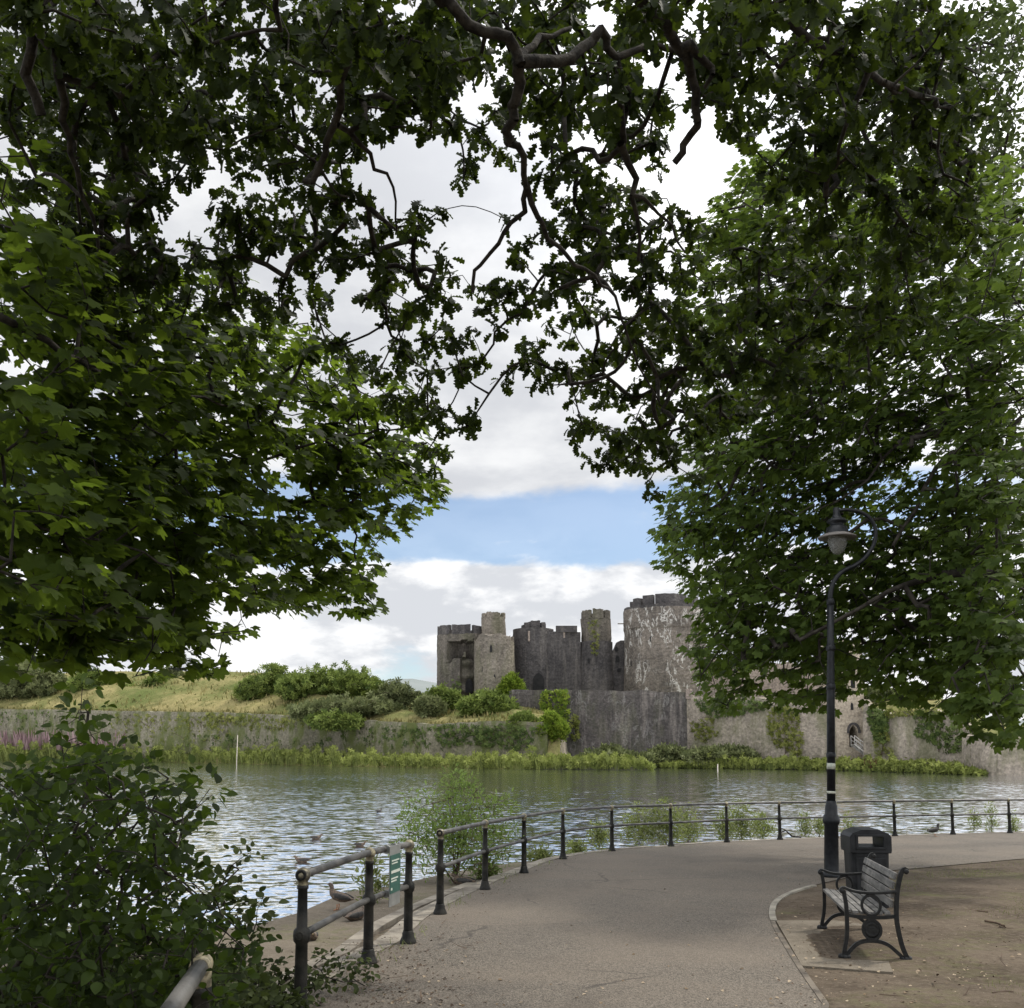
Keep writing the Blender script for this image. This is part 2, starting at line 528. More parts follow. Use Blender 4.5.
def tarmac_mat():
    m, q, o = new_mat('worn_tarmac')
    t = q.n('ShaderNodeTexCoord').outputs['Object']
    chips = q.n('ShaderNodeTexVoronoi', {'Vector': t, 'Scale': 95.0}, feature='F1')
    cc = q.n('ShaderNodeSeparateColor', {0: chips.outputs['Color']}).outputs[0]
    col = q.mix(q.step(cc, 0.0, 1.0), (0.050, 0.043, 0.034), (0.180, 0.155, 0.126))
    patch = q.step(q.noise(t, 0.55, 5.0, 0.6), 0.35, 0.65)
    col = q.mix(q.math('MULTIPLY', patch, 0.45), col, (0.16, 0.13, 0.10))
    dust = q.step(q.noise(q.mapping(t, (1, 0.45, 1)), 1.6, 6.0, 0.65), 0.52, 0.75)
    col = q.mix(q.math('MULTIPLY', dust, 0.5), col, (0.075, 0.062, 0.05))
    lite = q.step(q.noise(t, 22.0, 3.0, 0.6), 0.68, 0.76)
    col = q.mix(q.math('MULTIPLY', lite, 0.7), col, (0.38, 0.35, 0.30))
    wob = q.n('ShaderNodeVectorMath', {0: t, 1: q.n('ShaderNodeVectorMath', {0: q.n('ShaderNodeTexNoise', {'Vector': t, 'Scale': 2.2, 'Detail': 4.0}).outputs['Color'], 3: 0.35}, operation='SCALE').outputs[0]}, operation='ADD').outputs[0]
    ed = q.n('ShaderNodeTexVoronoi', {'Vector': wob, 'Scale': 0.42}, feature='DISTANCE_TO_EDGE').outputs['Distance']
    crk = q.math('MULTIPLY', q.step(ed, 0.012, 0.003), q.step(q.noise(t, 0.35, 2.0), 0.48, 0.60))
    col = q.mix(q.math('MULTIPLY', crk, 0.6), col, (0.03, 0.026, 0.022))
    old = q.step(q.noise(q.mapping(t, (1, 1, 1), (7, 3, 0)), 0.16, 3.0, 0.5), 0.49, 0.53)
    col = q.mix(q.math('MULTIPLY', old, 0.12), col, (0.07, 0.06, 0.05))
    b = q.n('ShaderNodeBsdfPrincipled', {'Base Color': col, 'Roughness': 0.88, 'Specular IOR Level': 0.3})
    bp = q.n('ShaderNodeBump', {'Height': chips.outputs['Distance'], 'Strength': 0.6, 'Distance': 0.006})
    bp2 = q.n('ShaderNodeBump', {'Height': q.noise(t, 2.0, 5.0), 'Strength': 0.5, 'Distance': 0.03, 'Normal': bp.outputs[0]})
    q.set(b.inputs['Normal'], bp2.outputs[0])
    q.set(o.inputs[0], b.outputs[0])
    return m


M['tarmac'] = tarmac_mat()


def dirt_mat(name, c1, c2, c3, moss=0.0):
    m, q, o = new_mat(name)
    t = q.n('ShaderNodeTexCoord').outputs['Object']
    a = q.step(q.noise(t, 0.8, 6.0, 0.62), 0.35, 0.65)
    col = q.mix(a, c1, c2)
    f = q.step(q.noise(t, 14.0, 6.0, 0.7), 0.42, 0.72)
    col = q.mix(q.math('MULTIPLY', f, 0.6), col, c3)
    p = q.step(q.noise(t, 38.0, 3.0, 0.6), 0.66, 0.74)
    col = q.mix(q.math('MULTIPLY', p, 0.65), col, (0.36, 0.32, 0.26))
    if moss:
        mm = q.math('MULTIPLY', q.step(q.noise(t, 0.45, 4.0, 0.6), 0.5, 0.62), q.step(q.noise(t, 6.0, 5.0, 0.7), 0.4, 0.6))
        col = q.mix(q.math('MULTIPLY', mm, moss), col, (0.10, 0.11, 0.035))
    b = q.n('ShaderNodeBsdfPrincipled', {'Base Color': col, 'Roughness': 0.95, 'Specular IOR Level': 0.15})
    h = q.math('ADD', q.noise(t, 7.0, 7.0, 0.65), q.math('MULTIPLY', q.noise(t, 45.0, 3.0), 0.35))
    bp = q.n('ShaderNodeBump', {'Height': h, 'Strength': 0.7, 'Distance': 0.04})
    q.set(b.inputs['Normal'], bp.outputs[0])
    q.set(o.inputs[0], b.outputs[0])
    return m


M['dirt'] = dirt_mat('bare_earth', (0.055, 0.041, 0.028), (0.108, 0.084, 0.060), (0.155, 0.124, 0.092), 0.45)
M['ledge'] = dirt_mat('bank_earth', (0.09, 0.075, 0.056), (0.155, 0.13, 0.10), (0.20, 0.17, 0.135), 0.4)
M['pad'] = dirt_mat('dusty_slab', (0.11, 0.092, 0.07), (0.17, 0.146, 0.112), (0.205, 0.176, 0.138))


def meadow_mat():
    m, q, o = new_mat('dry_meadow')
    t = q.n('ShaderNodeTexCoord').outputs['Object']
    a = q.step(q.noise(q.mapping(t, (1, 1, 1.6)), 0.10, 7.0, 0.68), 0.36, 0.64)
    col = q.mix(a, (0.11, 0.135, 0.04), (0.30, 0.255, 0.115))
    f = q.step(q.noise(t, 0.8, 6.0, 0.7), 0.40, 0.70)
    col = q.mix(q.math('MULTIPLY', f, 0.6), col, (0.13, 0.13, 0.045))
    f2 = q.step(q.noise(q.mapping(t, (1, 1, 1.5)), 0.35, 6.0, 0.7), 0.52, 0.66)
    col = q.mix(q.math('MULTIPLY', f2, 0.6), col, (0.07, 0.085, 0.025))
    b = q.n('ShaderNodeBsdfPrincipled', {'Base Color': col, 'Roughness': 0.95, 'Specular IOR Level': 0.1})
    bp = q.n('ShaderNodeBump', {'Height': q.noise(t, 1.3, 7.0, 0.7), 'Strength': 0.9, 'Distance': 0.6})
    q.set(b.inputs['Normal'], bp.outputs[0])
    q.set(o.inputs[0], b.outputs[0])
    return m


M['meadow'] = meadow_mat()
M['bank'] = simple('dark_bank_soil', (0.03, 0.035, 0.015), (0.06, 0.06, 0.028), 1.5, 0.95)
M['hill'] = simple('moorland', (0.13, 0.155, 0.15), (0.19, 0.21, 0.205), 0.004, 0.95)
M['lakebed'] = simple('lake_mud', (0.03, 0.03, 0.02), (0.05, 0.045, 0.03), 0.5, 0.95)


def water_mat():
    m, q, o = new_mat('lake_water')
    t = q.n('ShaderNodeTexCoord').outputs['Object']

    def slope(scale, det, amp, mp):
        nz = q.n('ShaderNodeTexNoise', {'Vector': q.mapping(t, *mp), 'Scale': scale, 'Detail': det, 'Roughness': 0.55, 'Distortion': 0.3})
        v = q.n('ShaderNodeVectorMath', {0: nz.outputs['Color'], 1: (0.5, 0.5, 0.5)}, operation='SUBTRACT').outputs[0]
        return q.n('ShaderNodeVectorMath', {0: v, 1: amp}, operation='MULTIPLY').outputs[0]
    a = slope(4.2, 3.0, (0.42, 0.62, 0), ((0.65, 1.25, 1), (0, 0, 0), (0, 0, 0.2)))
    b = slope(1.1, 2.0, (0.14, 0.20, 0), ((0.7, 1.2, 1), (5, 2, 0), (0, 0, -0.3)))
    v = q.n('ShaderNodeVectorMath', {0: a, 1: b}, operation='ADD').outputs[0]
    calm = q.step(q.noise(q.mapping(t, (0.35, 1, 1)), 0.04, 3.0, 0.5), 0.36, 0.58, 0.6, 1.0)
    v = q.n('ShaderNodeVectorMath', {0: v, 3: calm}, operation='SCALE').outputs[0]
    v = q.n('ShaderNodeVectorMath', {0: v, 1: (0, 0, 1)}, operation='ADD').outputs[0]
    nv = q.n('ShaderNodeVectorMath', {0: v}, operation='NORMALIZE').outputs[0]
    d = q.n('ShaderNodeBsdfDiffuse', {'Color': (0.092, 0.090, 0.070), 'Normal': nv})
    gl = q.n('ShaderNodeBsdfGlossy', {'Color': (0.97, 0.98, 1.0), 'Roughness': 0.09, 'Normal': nv})
    fr = q.n('ShaderNodeFresnel', {'IOR': 1.75, 'Normal': nv}).outputs[0]
    mx = q.n('ShaderNodeMixShader', {0: q.step(fr, 0.02, 0.75, 0.25, 1.0), 1: d.outputs[0], 2: gl.outputs[0]})
    q.set(o.inputs[0], mx.outputs[0])
    return m


M['water'] = water_mat()


def glass_mat():
    m, q, o = new_mat('lamp_glass')
    t = q.n('ShaderNodeBsdfTransparent', {'Color': (0.75, 0.76, 0.74)})
    gl = q.n('ShaderNodeBsdfPrincipled', {'Base Color': (0.30, 0.30, 0.28), 'Roughness': 0.12, 'Specular IOR Level': 0.6})
    mx = q.n('ShaderNodeMixShader', {0: 0.45, 1: t.outputs[0], 2: gl.outputs[0]})
    q.set(o.inputs[0], mx.outputs[0])
    return m


M['glass'] = glass_mat()


# ------------------------------------------------------------------ ground, path, water
def sheet(name, pts, dz, mat, skirt=None):
    """flat sheet on the sloping park ground from (x,y) points"""
    mb = MB()
    vs = [(x, y, gz(y) + dz) for x, y in pts]
    n = len(vs)
    if skirt is None:
        mb.add(vs, [tuple(range(n))])
    else:
        vs += [(x, y, skirt) for x, y in pts]
        mb.add(vs, [tuple(range(n))] + [(i, (i + 1) % n, n + (i + 1) % n, n + i) for i in range(n)])
    o = mb.build(name, mat)
    bm = bmesh.new()
    bm.from_mesh(o.data)
    bmesh.ops.triangulate(bm, faces=[f for f in bm.faces if len(f.verts) > 4])
    bm.to_mesh(o.data)
    bm.free()
    return struct(o)


def smooth_line(pts, step=0.4):
    """Catmull-Rom through points"""
    P = [np.array(p, float) for p in pts]
    P = [2 * P[0] - P[1]] + P + [2 * P[-1] - P[-2]]
    outp = []
    for i in range(1, len(P) - 2):
        L = np.linalg.norm(P[i + 1] - P[i])
        k = max(2, int(L / step))
        for j in range(k):
            t = j / k
            outp.append(0.5 * ((2 * P[i]) + (-P[i - 1] + P[i + 1]) * t + (2 * P[i - 1] - 5 * P[i] + 4 * P[i + 1] - P[i + 2]) * t * t + (-P[i - 1] + 3 * P[i] - 3 * P[i + 1] + P[i + 2]) * t ** 3))
    outp.append(P[-2])
    return [tuple(p) for p in outp]


def offset_line(pts, d):
    """shift a plan polyline to its left by d"""
    o = []
    for i in range(len(pts)):
        a = np.array(pts[max(i - 1, 0)][:2])
        b = np.array(pts[min(i + 1, len(pts) - 1)][:2])
        t = (b - a) / (np.linalg.norm(b - a) + 1e-9)
        o.append((pts[i][0] - t[1] * d, pts[i][1] + t[0] * d))
    return o


# posts of the railings, from their feet in the photograph
POST_A = [(-.70, 1.0), (-.90, 2.4), (-1.13, 3.68)]
POST_B = [gnd(300, 1017)[:2], gnd(368, 963)[:2], gnd(408, 943)[:2]]
POST_C = [gnd(x, y)[:2] for x, y in ((440, 914), (485, 889.5), (524, 873), (563, 859), (612, 851), (671, 846.3), (727, 842.3), (780, 839.7), (836, 837.8), (895, 836), (953, 834.4), (1010, 833), (1066, 831.8), (1122, 830.5), (1178, 829.2))]
rail_line = smooth_line(POST_A + POST_B + POST_C, 0.5)
kerb_in = offset_line(rail_line, 0.10)      # lake is on the left of the walking direction
kerb_out = offset_line(rail_line, 0.30)
shore = smooth_line([(-40, -14), (-16, 1), (-10, 8.5), (-6.0, 11.0), (-3.6, 11.9), gnd(300, 913, -.17)[:2], gnd(345, 893, -.17)[:2], (-1.95, 16.9), (-1.15, 19.2), (0.1, 21.3), (1.9, 23.0), (3.6, 24.6), (5.3, 26.0), (8.6, 27.9), (12.5, 30.2), (17, 32.0), (26, 35.0), (60, 42)], 1.0)
park = [(x, y) for x, y in shore] + [(60, -30), (-40, -30)]
sheet('ground', [(x, y) for x, y in park], -0.16, M['ledge'], skirt=-3.0)
# park surface inside the kerb, one step above the waterside ledge
inner = [(-.6, -12)] + [(x, y) for x, y in offset_line(rail_line, 0.11)] + [(40, 33), (40, -12)]
sheet('park_ground', inner, -0.012, M['dirt'], skirt=-2.5)

edge_px = [(838, 1030), (822, 1004), (800, 972), (782, 943), (772, 925), (769, 912), (774, 901), (790, 892), (812, 885.5), (845, 878), (880, 871.5), (930, 867), (1024, 858.5), (1130, 850)]
edge_w = smooth_line([(4.6, -6), (3.6, 0.5), (2.75, 4.0)] + [gnd(x, y)[:2] for x, y in edge_px], 0.25)
path_poly = [(-.5, -6)] + [(x, y) for x, y in offset_line(rail_line, 0.095)] + [(24, 33), (24, edge_w[-1][1] + 0.2)] + [(x, y) for x, y in edge_w[::-1]]
sheet('path', path_poly, 0.0, M['tarmac'])


def strip(name, a, b, z0, z1, mat, seg=None):
    """raised strip between two plan lines of the same length, split into stones"""
    mb = MB()
    n = len(a)
    i = 0
    while i < n - 1:
        k = min(i + (seg or n), n - 1)
        dz = random.uniform(-0.008, 0.008) if seg else 0
        vs = []
        for j in range(i, k + 1):
            for (x, y) in (a[j], b[j]):
                for z in (z0, z1 + dz):
                    vs.append((x, y, gz(y) + z))
        fs = []
        for j in range(k - i):
            o = j * 4
            fs += [(o + 1, o + 5, o + 7, o + 3), (o, o + 1, o + 5, o + 4), (o + 2, o + 3, o + 7, o + 6)]
        fs += [(0, 1, 3, 2), tuple((k - i) * 4 + q for q in (0, 1, 3, 2))]
        mb.add(vs, fs)
        i = k
    return struct(mb.build(name, mat))


strip('kerb', offset_line(rail_line, 0.11), offset_line(rail_line, 0.36), -0.3, 0.006, M['kerb'], 2)
kk = [i for i, p in enumerate(rail_line) if 5.0 < p[1] < 18.5]
la, lb = offset_line(rail_line, 0.62), offset_line(rail_line, 0.80)
strip('kerb', [la[i] for i in kk], [lb[i] for i in kk], -0.4, -0.10, M['kerb'], 3)
ee = [p for p in edge_w if 1.0 < p[1] < 15.4 and p[0] < 5.2]
en = [p for p in ee if p[1] < 11.75]
ef = [p for p in ee if p[1] >= en[-1][1]]
strip('path_edging', en, offset_line(en, -0.05), -0.1, 0.006, M['edging_dark'])
strip('path_edging', ef, offset_line(ef, -0.075), -0.1, 0.014, M['edging'])
padc = [gnd(776, 921), gnd(802, 966.5), gnd(893, 973), gnd(872, 921)]
sheet('bench_pad', [p[:2] for p in padc], 0.008, M['pad'], skirt=-0.9)

# rough earth round the bench: fine grid with real bumps
def dirt_grid():
    xs = np.arange(2.2, 14.0, 0.07)
    ys = np.arange(4.2, 19.0, 0.08)
    X, Y = np.meshgrid(xs, ys)
    Z = np.zeros_like(X)
    for k in range(26):
        fx, fy = rng.normal(0, 2.2), rng.normal(0, 2.2)
        Z += 0.006 * np.sin(fx * X + fy * Y + rng.uniform(0, 6.3)) / (1 + 0.12 * math.hypot(fx, fy))
    Z += rng.normal(0, 0.0022, X.shape)
    # falls to the ground at the path edge and at the slab, so nothing floats
    ex = np.array([p[0] for p in edge_w if p[1] > 0])
    ey = np.array([p[1] for p in edge_w if p[1] > 0])
    D = np.full(X.shape, 9.0)
    for a, b in zip(ex, ey):
        D = np.minimum(D, np.hypot(X - a, Y - b))
    poly = [(x, y) for x, y in edge_w] + [(24, -6)]
    inside = np.zeros(X.shape, bool)
    n = len(poly)
    for i in range(n):
        x1, y1 = poly[i]
        x2, y2 = poly[(i + 1) % n]
        c = ((y1 > Y) != (y2 > Y)) & (X < (x2 - x1) * (Y - y1) / (y2 - y1 + 1e-12) + x1)
        inside ^= c
    pad = np.array([p[:2] for p in padc])
    pc = pad.mean(0)
    dp = np.maximum(np.abs((X - pc[0]) * 0.98 - (Y - pc[1]) * 0.19) - 0.42, np.abs((X - pc[0]) * 0.19 + (Y - pc[1]) * 0.98) - 0.95)
    w = np.clip(D / 0.35, 0, 1)
    low = np.clip(1 - (dp + .02) / .3, 0, 1)
    Zf = np.where(inside, -0.012 + (0.016 + Z * (1 - .7 * low) + 0.008 * low + 0.02 * np.clip((X - 5) / 5, 0, 1)) * w + 0.016 * np.clip((X - pc[0] - .05) / .35, 0, 1) * w, -0.06)
    Zf += -SLOPE * Y
    V = np.stack([X, Y, Zf], -1).reshape(-1, 3)
    h, wd = X.shape
    I = np.arange(h * wd).reshape(h, wd)
    q = np.stack([I[:-1, :-1], I[:-1, 1:], I[1:, 1:], I[1:, :-1]], -1)
    keep = inside[:-1, :-1] | inside[1:, 1:] | inside[1:, :-1] | inside[:-1, 1:]
    q = q[keep]
    o = arr_mesh('earth_ground', V, q.ravel(), np.arange(len(q)) * 4, M['dirt'], smooth=True)
    return struct(o)


dirt_grid()

wmb = MB()
wmb.add([(-900, 5, WATER_Z), (900, 5, WATER_Z), (900, 420, WATER_Z), (-900, 420, WATER_Z)], [(0, 1, 2, 3)])
struct(wmb.build('water', M['water']))
wmb = MB()
wmb.add([(-6000, -400, -3.2), (6000, -400, -3.2), (6000, 7000, -3.2), (-6000, 7000, -3.2)], [(0, 1, 2, 3)])
struct(wmb.build('lake_bed', M['lakebed']))

# ------------------------------------------------------------------ far bank
# waterline depth, wall-foot depth, wall-top pixel, crest pixel and crest depth along the picture
YW = [(-700, 236), (-220, 196), (0, 176), (150, 165), (240, 151), (330, 136), (450, 122), (560, 116), (652, 113)]
YF = [(-700, 246), (-220, 204), (0, 183), (240, 158), (430, 134), (545, 126.5), (560, 126)]
WT = [(-700, 712), (-220, 708), (0, 709), (120, 711), (240, 713), (330, 718), (430, 724), (500, 721), (560, 722)]
CR = [(-700, 682), (-220, 674), (0, 675), (60, 673), (110, 671), (250, 671.5), (300, 677), (380, 688), (440, 696), (500, 699), (530, 708), (560, 716)]
YC = [(-700, 274), (-220, 228), (0, 207), (250, 182), (380, 165), (440, 152), (530, 141), (560, 138)]


def far_terrain():
    us = list(range(-700, 561, 10))
    rows = []
    for u in us:
        yw, yf, yc = lerp_tab(YW, u), lerp_tab(YF, u), lerp_tab(YC, u)
        kx = (u - CX) / F
        zt = at(u, lerp_tab(WT, u), yf)[2]
        zc = at(u, lerp_tab(CR, u), yc)[2]
        col = []

        def p(Y, z):
            d = ray(u, 700)
            col.append((d[0] / d[1] * Y, Y, z))
        p(yw - 4, -3.1)
        p(yw, -1.25)
        p(yw + 1.5, -0.75)
        p(yf - 1, -0.1)
        p(yf + 0.7, zt - 0.25)
        for k in range(1, 13):
            t = k / 12
            bump = 0.5 * math.sin(u * 0.031 + k * 0.9) * math.sin(t * 3.1) + random.uniform(-.16, .16)
            p(yf + 0.7 + (yc - yf) * t, zt - 0.25 + (zc - zt + .25) * (t ** 0.8) + bump * (1 if k < 12 else .4))
        p(yc + 12, zc - 1.0)
        p(yc + 60, 2.0)
        rows.append(col)
    m = len(rows[0])
    mb = MB()
    vs = [v for c in rows for v in c]
    fs = []
    for i in range(len(rows) - 1):
        for j in range(m - 1):
            fs.append((i * m + j, (i + 1) * m + j, (i + 1) * m + j + 1, i * m + j + 1))
    mb.add(vs, fs, True)
    struct(mb.build('mound_terrain', M['meadow']))
    # spit of low bank in front of the curtain wall, and the right bank
    mb = MB()
    for tab in ([(540, 116.5, 129), (600, 114, 125), (640, 112.6, 118), (649, 113.4, 115)], [(655, 124, 135), (700, 121.5, 132), (760, 118, 126), (840, 111, 119), (900, 104, 114), (960, 96, 105), (985, 94, 99)]):
        vs = []
        for u, a, b in tab:
            d = ray(u, 760)
            k = d[0] / d[1]
            for Y, z in ((a - 3, -3.1), (a, -1.25), (a + 1.2, -0.85), (b, -0.3), (b + 4, -.2)):
                vs.append((k * Y, Y, z))
        u, a, b = tab[-1]
        d = ray(u + 5, 760)
        for Y in (a - 3, a, a + 1.2, b, b + 4):
            vs.append((d[0] / d[1] * Y, Y, -3.1))
        fs = []
        for i in range(len(tab)):
            for j in range(4):
                fs.append((i * 5 + j, (i + 1) * 5 + j, (i + 1) * 5 + j + 1, i * 5 + j + 1))
        mb.add(vs, fs, True)
    struct(mb.build('bank_terrain', M['bank']))
    # platform the castle stands on
    mb = MB()
    pl = [at(430, 695, 150), at(505, 691, 143.5), at(690, 692, 133.5), at(790, 700, 122.5), at(836, 712, 120), at(836, 700, 170), at(430, 690, 175)]
    pl = [(x, y, (9.0, 9.0, 8.5, 6.4, 5.2, 7.5, 9.0)[i]) for i, (x, y, z) in enumerate(pl)]
    mb.add(pl, [(0, 1, 2, 6), (2, 3, 4, 5), (2, 5, 6)])
    struct(mb.build('castle_terrain', M['meadow']))
    # grassy mound behind the right hand walls
    mb = MB()
    rows = []
    for u, pt, pc_ in ((862, 707, 690), (880, 712, 691), (900, 711, 692), (920, 709, 694), (945, 712, 700), (975, 738, 715), (1010, 742, 725), (1080, 744, 730)):
        Yf = 113 - (u - 862) * 0.115
        rows.append([at(u, pt + 3, Yf + 1.2), at(u, (pt + pc_) / 2, Yf + 5), at(u, pc_ + random.uniform(-1, 1), Yf + 10), at(u, pc_ + 12, Yf + 26)])
    vs = [v for c in rows for v in c]
    mb.add(vs, [(i * 4 + j, i * 4 + 4 + j, i * 4 + 5 + j, i * 4 + 1 + j) for i in range(len(rows) - 1) for j in range(3)], True)
    struct(mb.build('upper_terrain', M['meadow']))


far_terrain()


def hills():
    mb = MB()
    vs = []
    xs = np.linspace(-2600, 2600, 90)
    prof = [(-2600, 95), (-1500, 120), (-1050, 175), (-700, 178), (-420, 150), (-330, 178), (-265, 181), (-180, 165), (-60, 120), (300, 90), (900, 70), (2600, 60)]
    for i, x in enumerate(xs):
        h = lerp_tab(prof, x) + 3 * math.sin(i * 1.7) + 2 * math.sin(i * 4.1)
        for k, (dy, f) in enumerate(((0, 0.0), (500, 0.55), (900, 0.92), (1000, 1.0), (1300, 0.85))):
            vs.append((x, 1600 + dy, -3 + h * f))
    mb.add(vs, [(i * 5 + j, i * 5 + 5 + j, i * 5 + 6 + j, i * 5 + 1 + j) for i in range(len(xs) - 1) for j in range(4)], True)
    struct(mb.build('hills', M['hill']))


hills()


# ------------------------------------------------------------------ walls and castle
def wall_run(name, label, tab, z0, mat, thick=1.2, top_jit=0.25, step=1.1, cat='wall', merlon=None, base=None):
    """masonry wall along (px, py_top, Y) points, broken into short lengths with a ragged top"""
    pts = [np.array(at(*t)) for t in tab]
    L = [0]
    for a, b in zip(pts, pts[1:]):
        L.append(L[-1] + np.linalg.norm((b - a)[:2]))
    n = int(L[-1] / step)
    ss = np.linspace(0, L[-1], n + 1)
    P = np.stack([np.interp(ss, L, [p[i] for p in pts]) for i in range(3)], -1)
    vs, fs = [], []
    for i in range(n + 1):
        a, b = P[max(i - 1, 0)], P[min(i + 1, n)]
        t = (b - a)[:2]
        t = t / np.linalg.norm(t)
        nn = np.array((-t[1], t[0]))
        zt = P[i][2] + random.uniform(-top_jit, top_jit) * (1.0 if random.random() < 0.5 else 0.3)
        w0 = nn * 0.25
        for off, z in ((-nn * thick * 0.5 - w0 * 1.2, z0), (-nn * thick * 0.5, zt - 0.5), (-nn * thick * .5 + nn * .06, zt), (nn * thick * 0.5, zt), (nn * thick * 0.5, z0)):
            j = random.uniform(-.05, .05)
            vs.append((P[i][0] + off[0] + nn[0] * j, P[i][1] + off[1] + nn[1] * j, z))
    for i in range(n):
        for j in range(4):
            fs.append((i * 5 + j, i * 5 + 5 + j, i * 5 + 6 + j, i * 5 + 1 + j))
    fs += [(0, 1, 2, 3, 4), tuple(n * 5 + q for q in range(5))]
    root = thing(name, label, cat, (pts[0][0], pts[0][1], z0))
    mb = MB().add(vs, fs)
    mb.build('masonry', mat, root)
    return root, P


wall_run('retaining_wall', 'long grey stone bank wall under the grassy mound, left of the castle', [(u, lerp_tab(WT, u), lerp_tab(YF, u)) for u in (-700, -450, -220, -100, 0, 120, 240, 330, 430, 500, 540, 549)], -1.0, M['stone_bank'], 1.2, 0.10, 0.8)
wall_run('retaining_wall', 'short pale sloping wall end at the right tip of the grassy mound', [(546, 722, 126.8), (553, 727, 127.5), (559, 735, 130), (563, 744, 135)], -1.0, M['stone_pale'], 1.0, 0.15, 0.8)
cw, cwP = wall_run('curtain_wall', 'dark streaked curtain wall below the towers, standing at the water', [(503, 690, 143), (600, 690.5, 137), (689, 692, 131.5)], -1.4, M['stone_curtain'], 1.6, 0.18, 1.3)
mbq = MB()
for k in range(4):
    c = at(688, 690.5 + k * 2.4, 131.2)
    mbq.box((c[0], c[1] - 0.7, c[2]), (0.8, 0.5, 0.36))
mbq.build('quoin', M['stone_pink'], cw)
wall_run('curtain_wall', 'pale curtain wall with yellow green creeper, left of the lamp post', [(690, 695, 131.3), (735, 698, 126), (768, 698, 122.5), (771, 701, 122), (785, 701, 121), (800, 706, 119.8), (840, 716, 117)], -1.2, M['stone_pale'], 1.4, 0.22, 1.1)
wall_run('ruined_wall', 'pinkish ruined hall wall rising behind the curtain wall', [(690, 664, 149), (720, 660, 147), (750, 668, 146), (790, 664, 143), (838, 668, 140)], 4.5, M['stone_pink'], 1.4, 0.5, 1.3)
wall_run('curtain_wall', 'tall weathered wall with dark ivy, right of the gate tower', [(866, 700, 113.2), (872, 706, 112.6), (892, 713, 110.5), (915, 711, 107.5), (940, 711, 104.5), (962, 716, 101.5), (978, 730, 100)], -1.2, M['stone_pale'], 1.3, 0.3, 0.9)
wall_run('bastion_wall', 'bare bastion wall standing in the water at the far right', [(968, 735, 100), (985, 737, 96), (1006, 736, 93.5), (1021, 737, 92), (1026, 737, 94), (1040, 738, 99), (1120, 738, 101)], -1.8, M['stone_pale'], 1.2, 0.12, 0.9)
wall_run('ruined_wall', 'broken dark wall fragments on the grass above the right wall', [(884, 693, 122), (900, 690, 121), (912, 692, 120), (925, 699, 118), (943, 706, 116)], 4.0, M['stone_dark'], 1.2, 0.7, 1.2)


def drum(mb, c, r0, r1, z0, z1, n=56, m=34, dent=None, seed=0, top_fn=None):
    """round tower wall as a grid; dent(theta, t) pushes the face inwards"""
    vs, fs = [], []
    rr = random.Random(seed)
    ph = [rr.uniform(0, 6) for _ in range(4)]
    for j in range(m + 1):
        t = j / m
        for k in range(n):
            th_ = 2 * math.pi * k / n
            zt = z1 if top_fn is None else top_fn(th_)
            z = z0 + (zt - z0) * t
            r = r0 + (r1 - r0) * t + 0.06 * math.sin(3 * th_ + ph[0] + 5 * t) + rr.uniform(-.035, .035)
            if dent is not None:
                r -= dent(th_, z)
            vs.append((c[0] + r * math.sin(th_), c[1] - r * math.cos(th_), z))   # theta 0 faces the camera
    for j in range(m):
        for k in range(n):
            k2 = (k + 1) % n
            fs.append((j * n + k, j * n + k2, (j + 1) * n + k2, (j + 1) * n + k))
    fs.append(tuple(m * n + k for k in range(n)))
    return mb.add(vs, fs)


def merlons(mb, c, r, z0, h, spans, thick=0.7, seed=0):
    """arc-shaped blocks round a tower top; spans are (theta0, theta1, extra height)"""
    rr = random.Random(seed)
    for a0, a1, dh in spans:
        k = max(2, int((a1 - a0) / 0.12))
        vs, fs = [], []
        for i in range(k + 1):
            a = a0 + (a1 - a0) * i / k
            hh = h + dh + rr.uniform(-.1, .1)
            for rad in (r, r - thick):
                for z in (z0 - 0.12, z0 + hh):
                    vs.append((c[0] + rad * math.sin(a), c[1] - rad * math.cos(a), z))
        for i in range(k):
            o = i * 4
            fs += [(o + 1, o + 5, o + 7, o + 3), (o, o + 1, o + 5, o + 4), (o + 2, o + 3, o + 7, o + 6)]
        fs += [(0, 1, 3, 2), tuple(k * 4 + q for q in (0, 1, 3, 2))]
        mb.add(vs, fs)


def slit(mb, c, w, h, d=0.5):
    """pointed opening: dark panel at the face, its colour standing in for inner shade"""
    poly = [(-w / 2, 0), (w / 2, 0), (w / 2, h * .65), (w * .3, h * .86), (0, h), (-w * .3, h * .86), (-w / 2, h * .65)]
    mb.prism(poly, d, c, (1, 0, 0), (0, 0, 1))


def ztop(px, py, Y):
    return at(px, py, Y)[2]


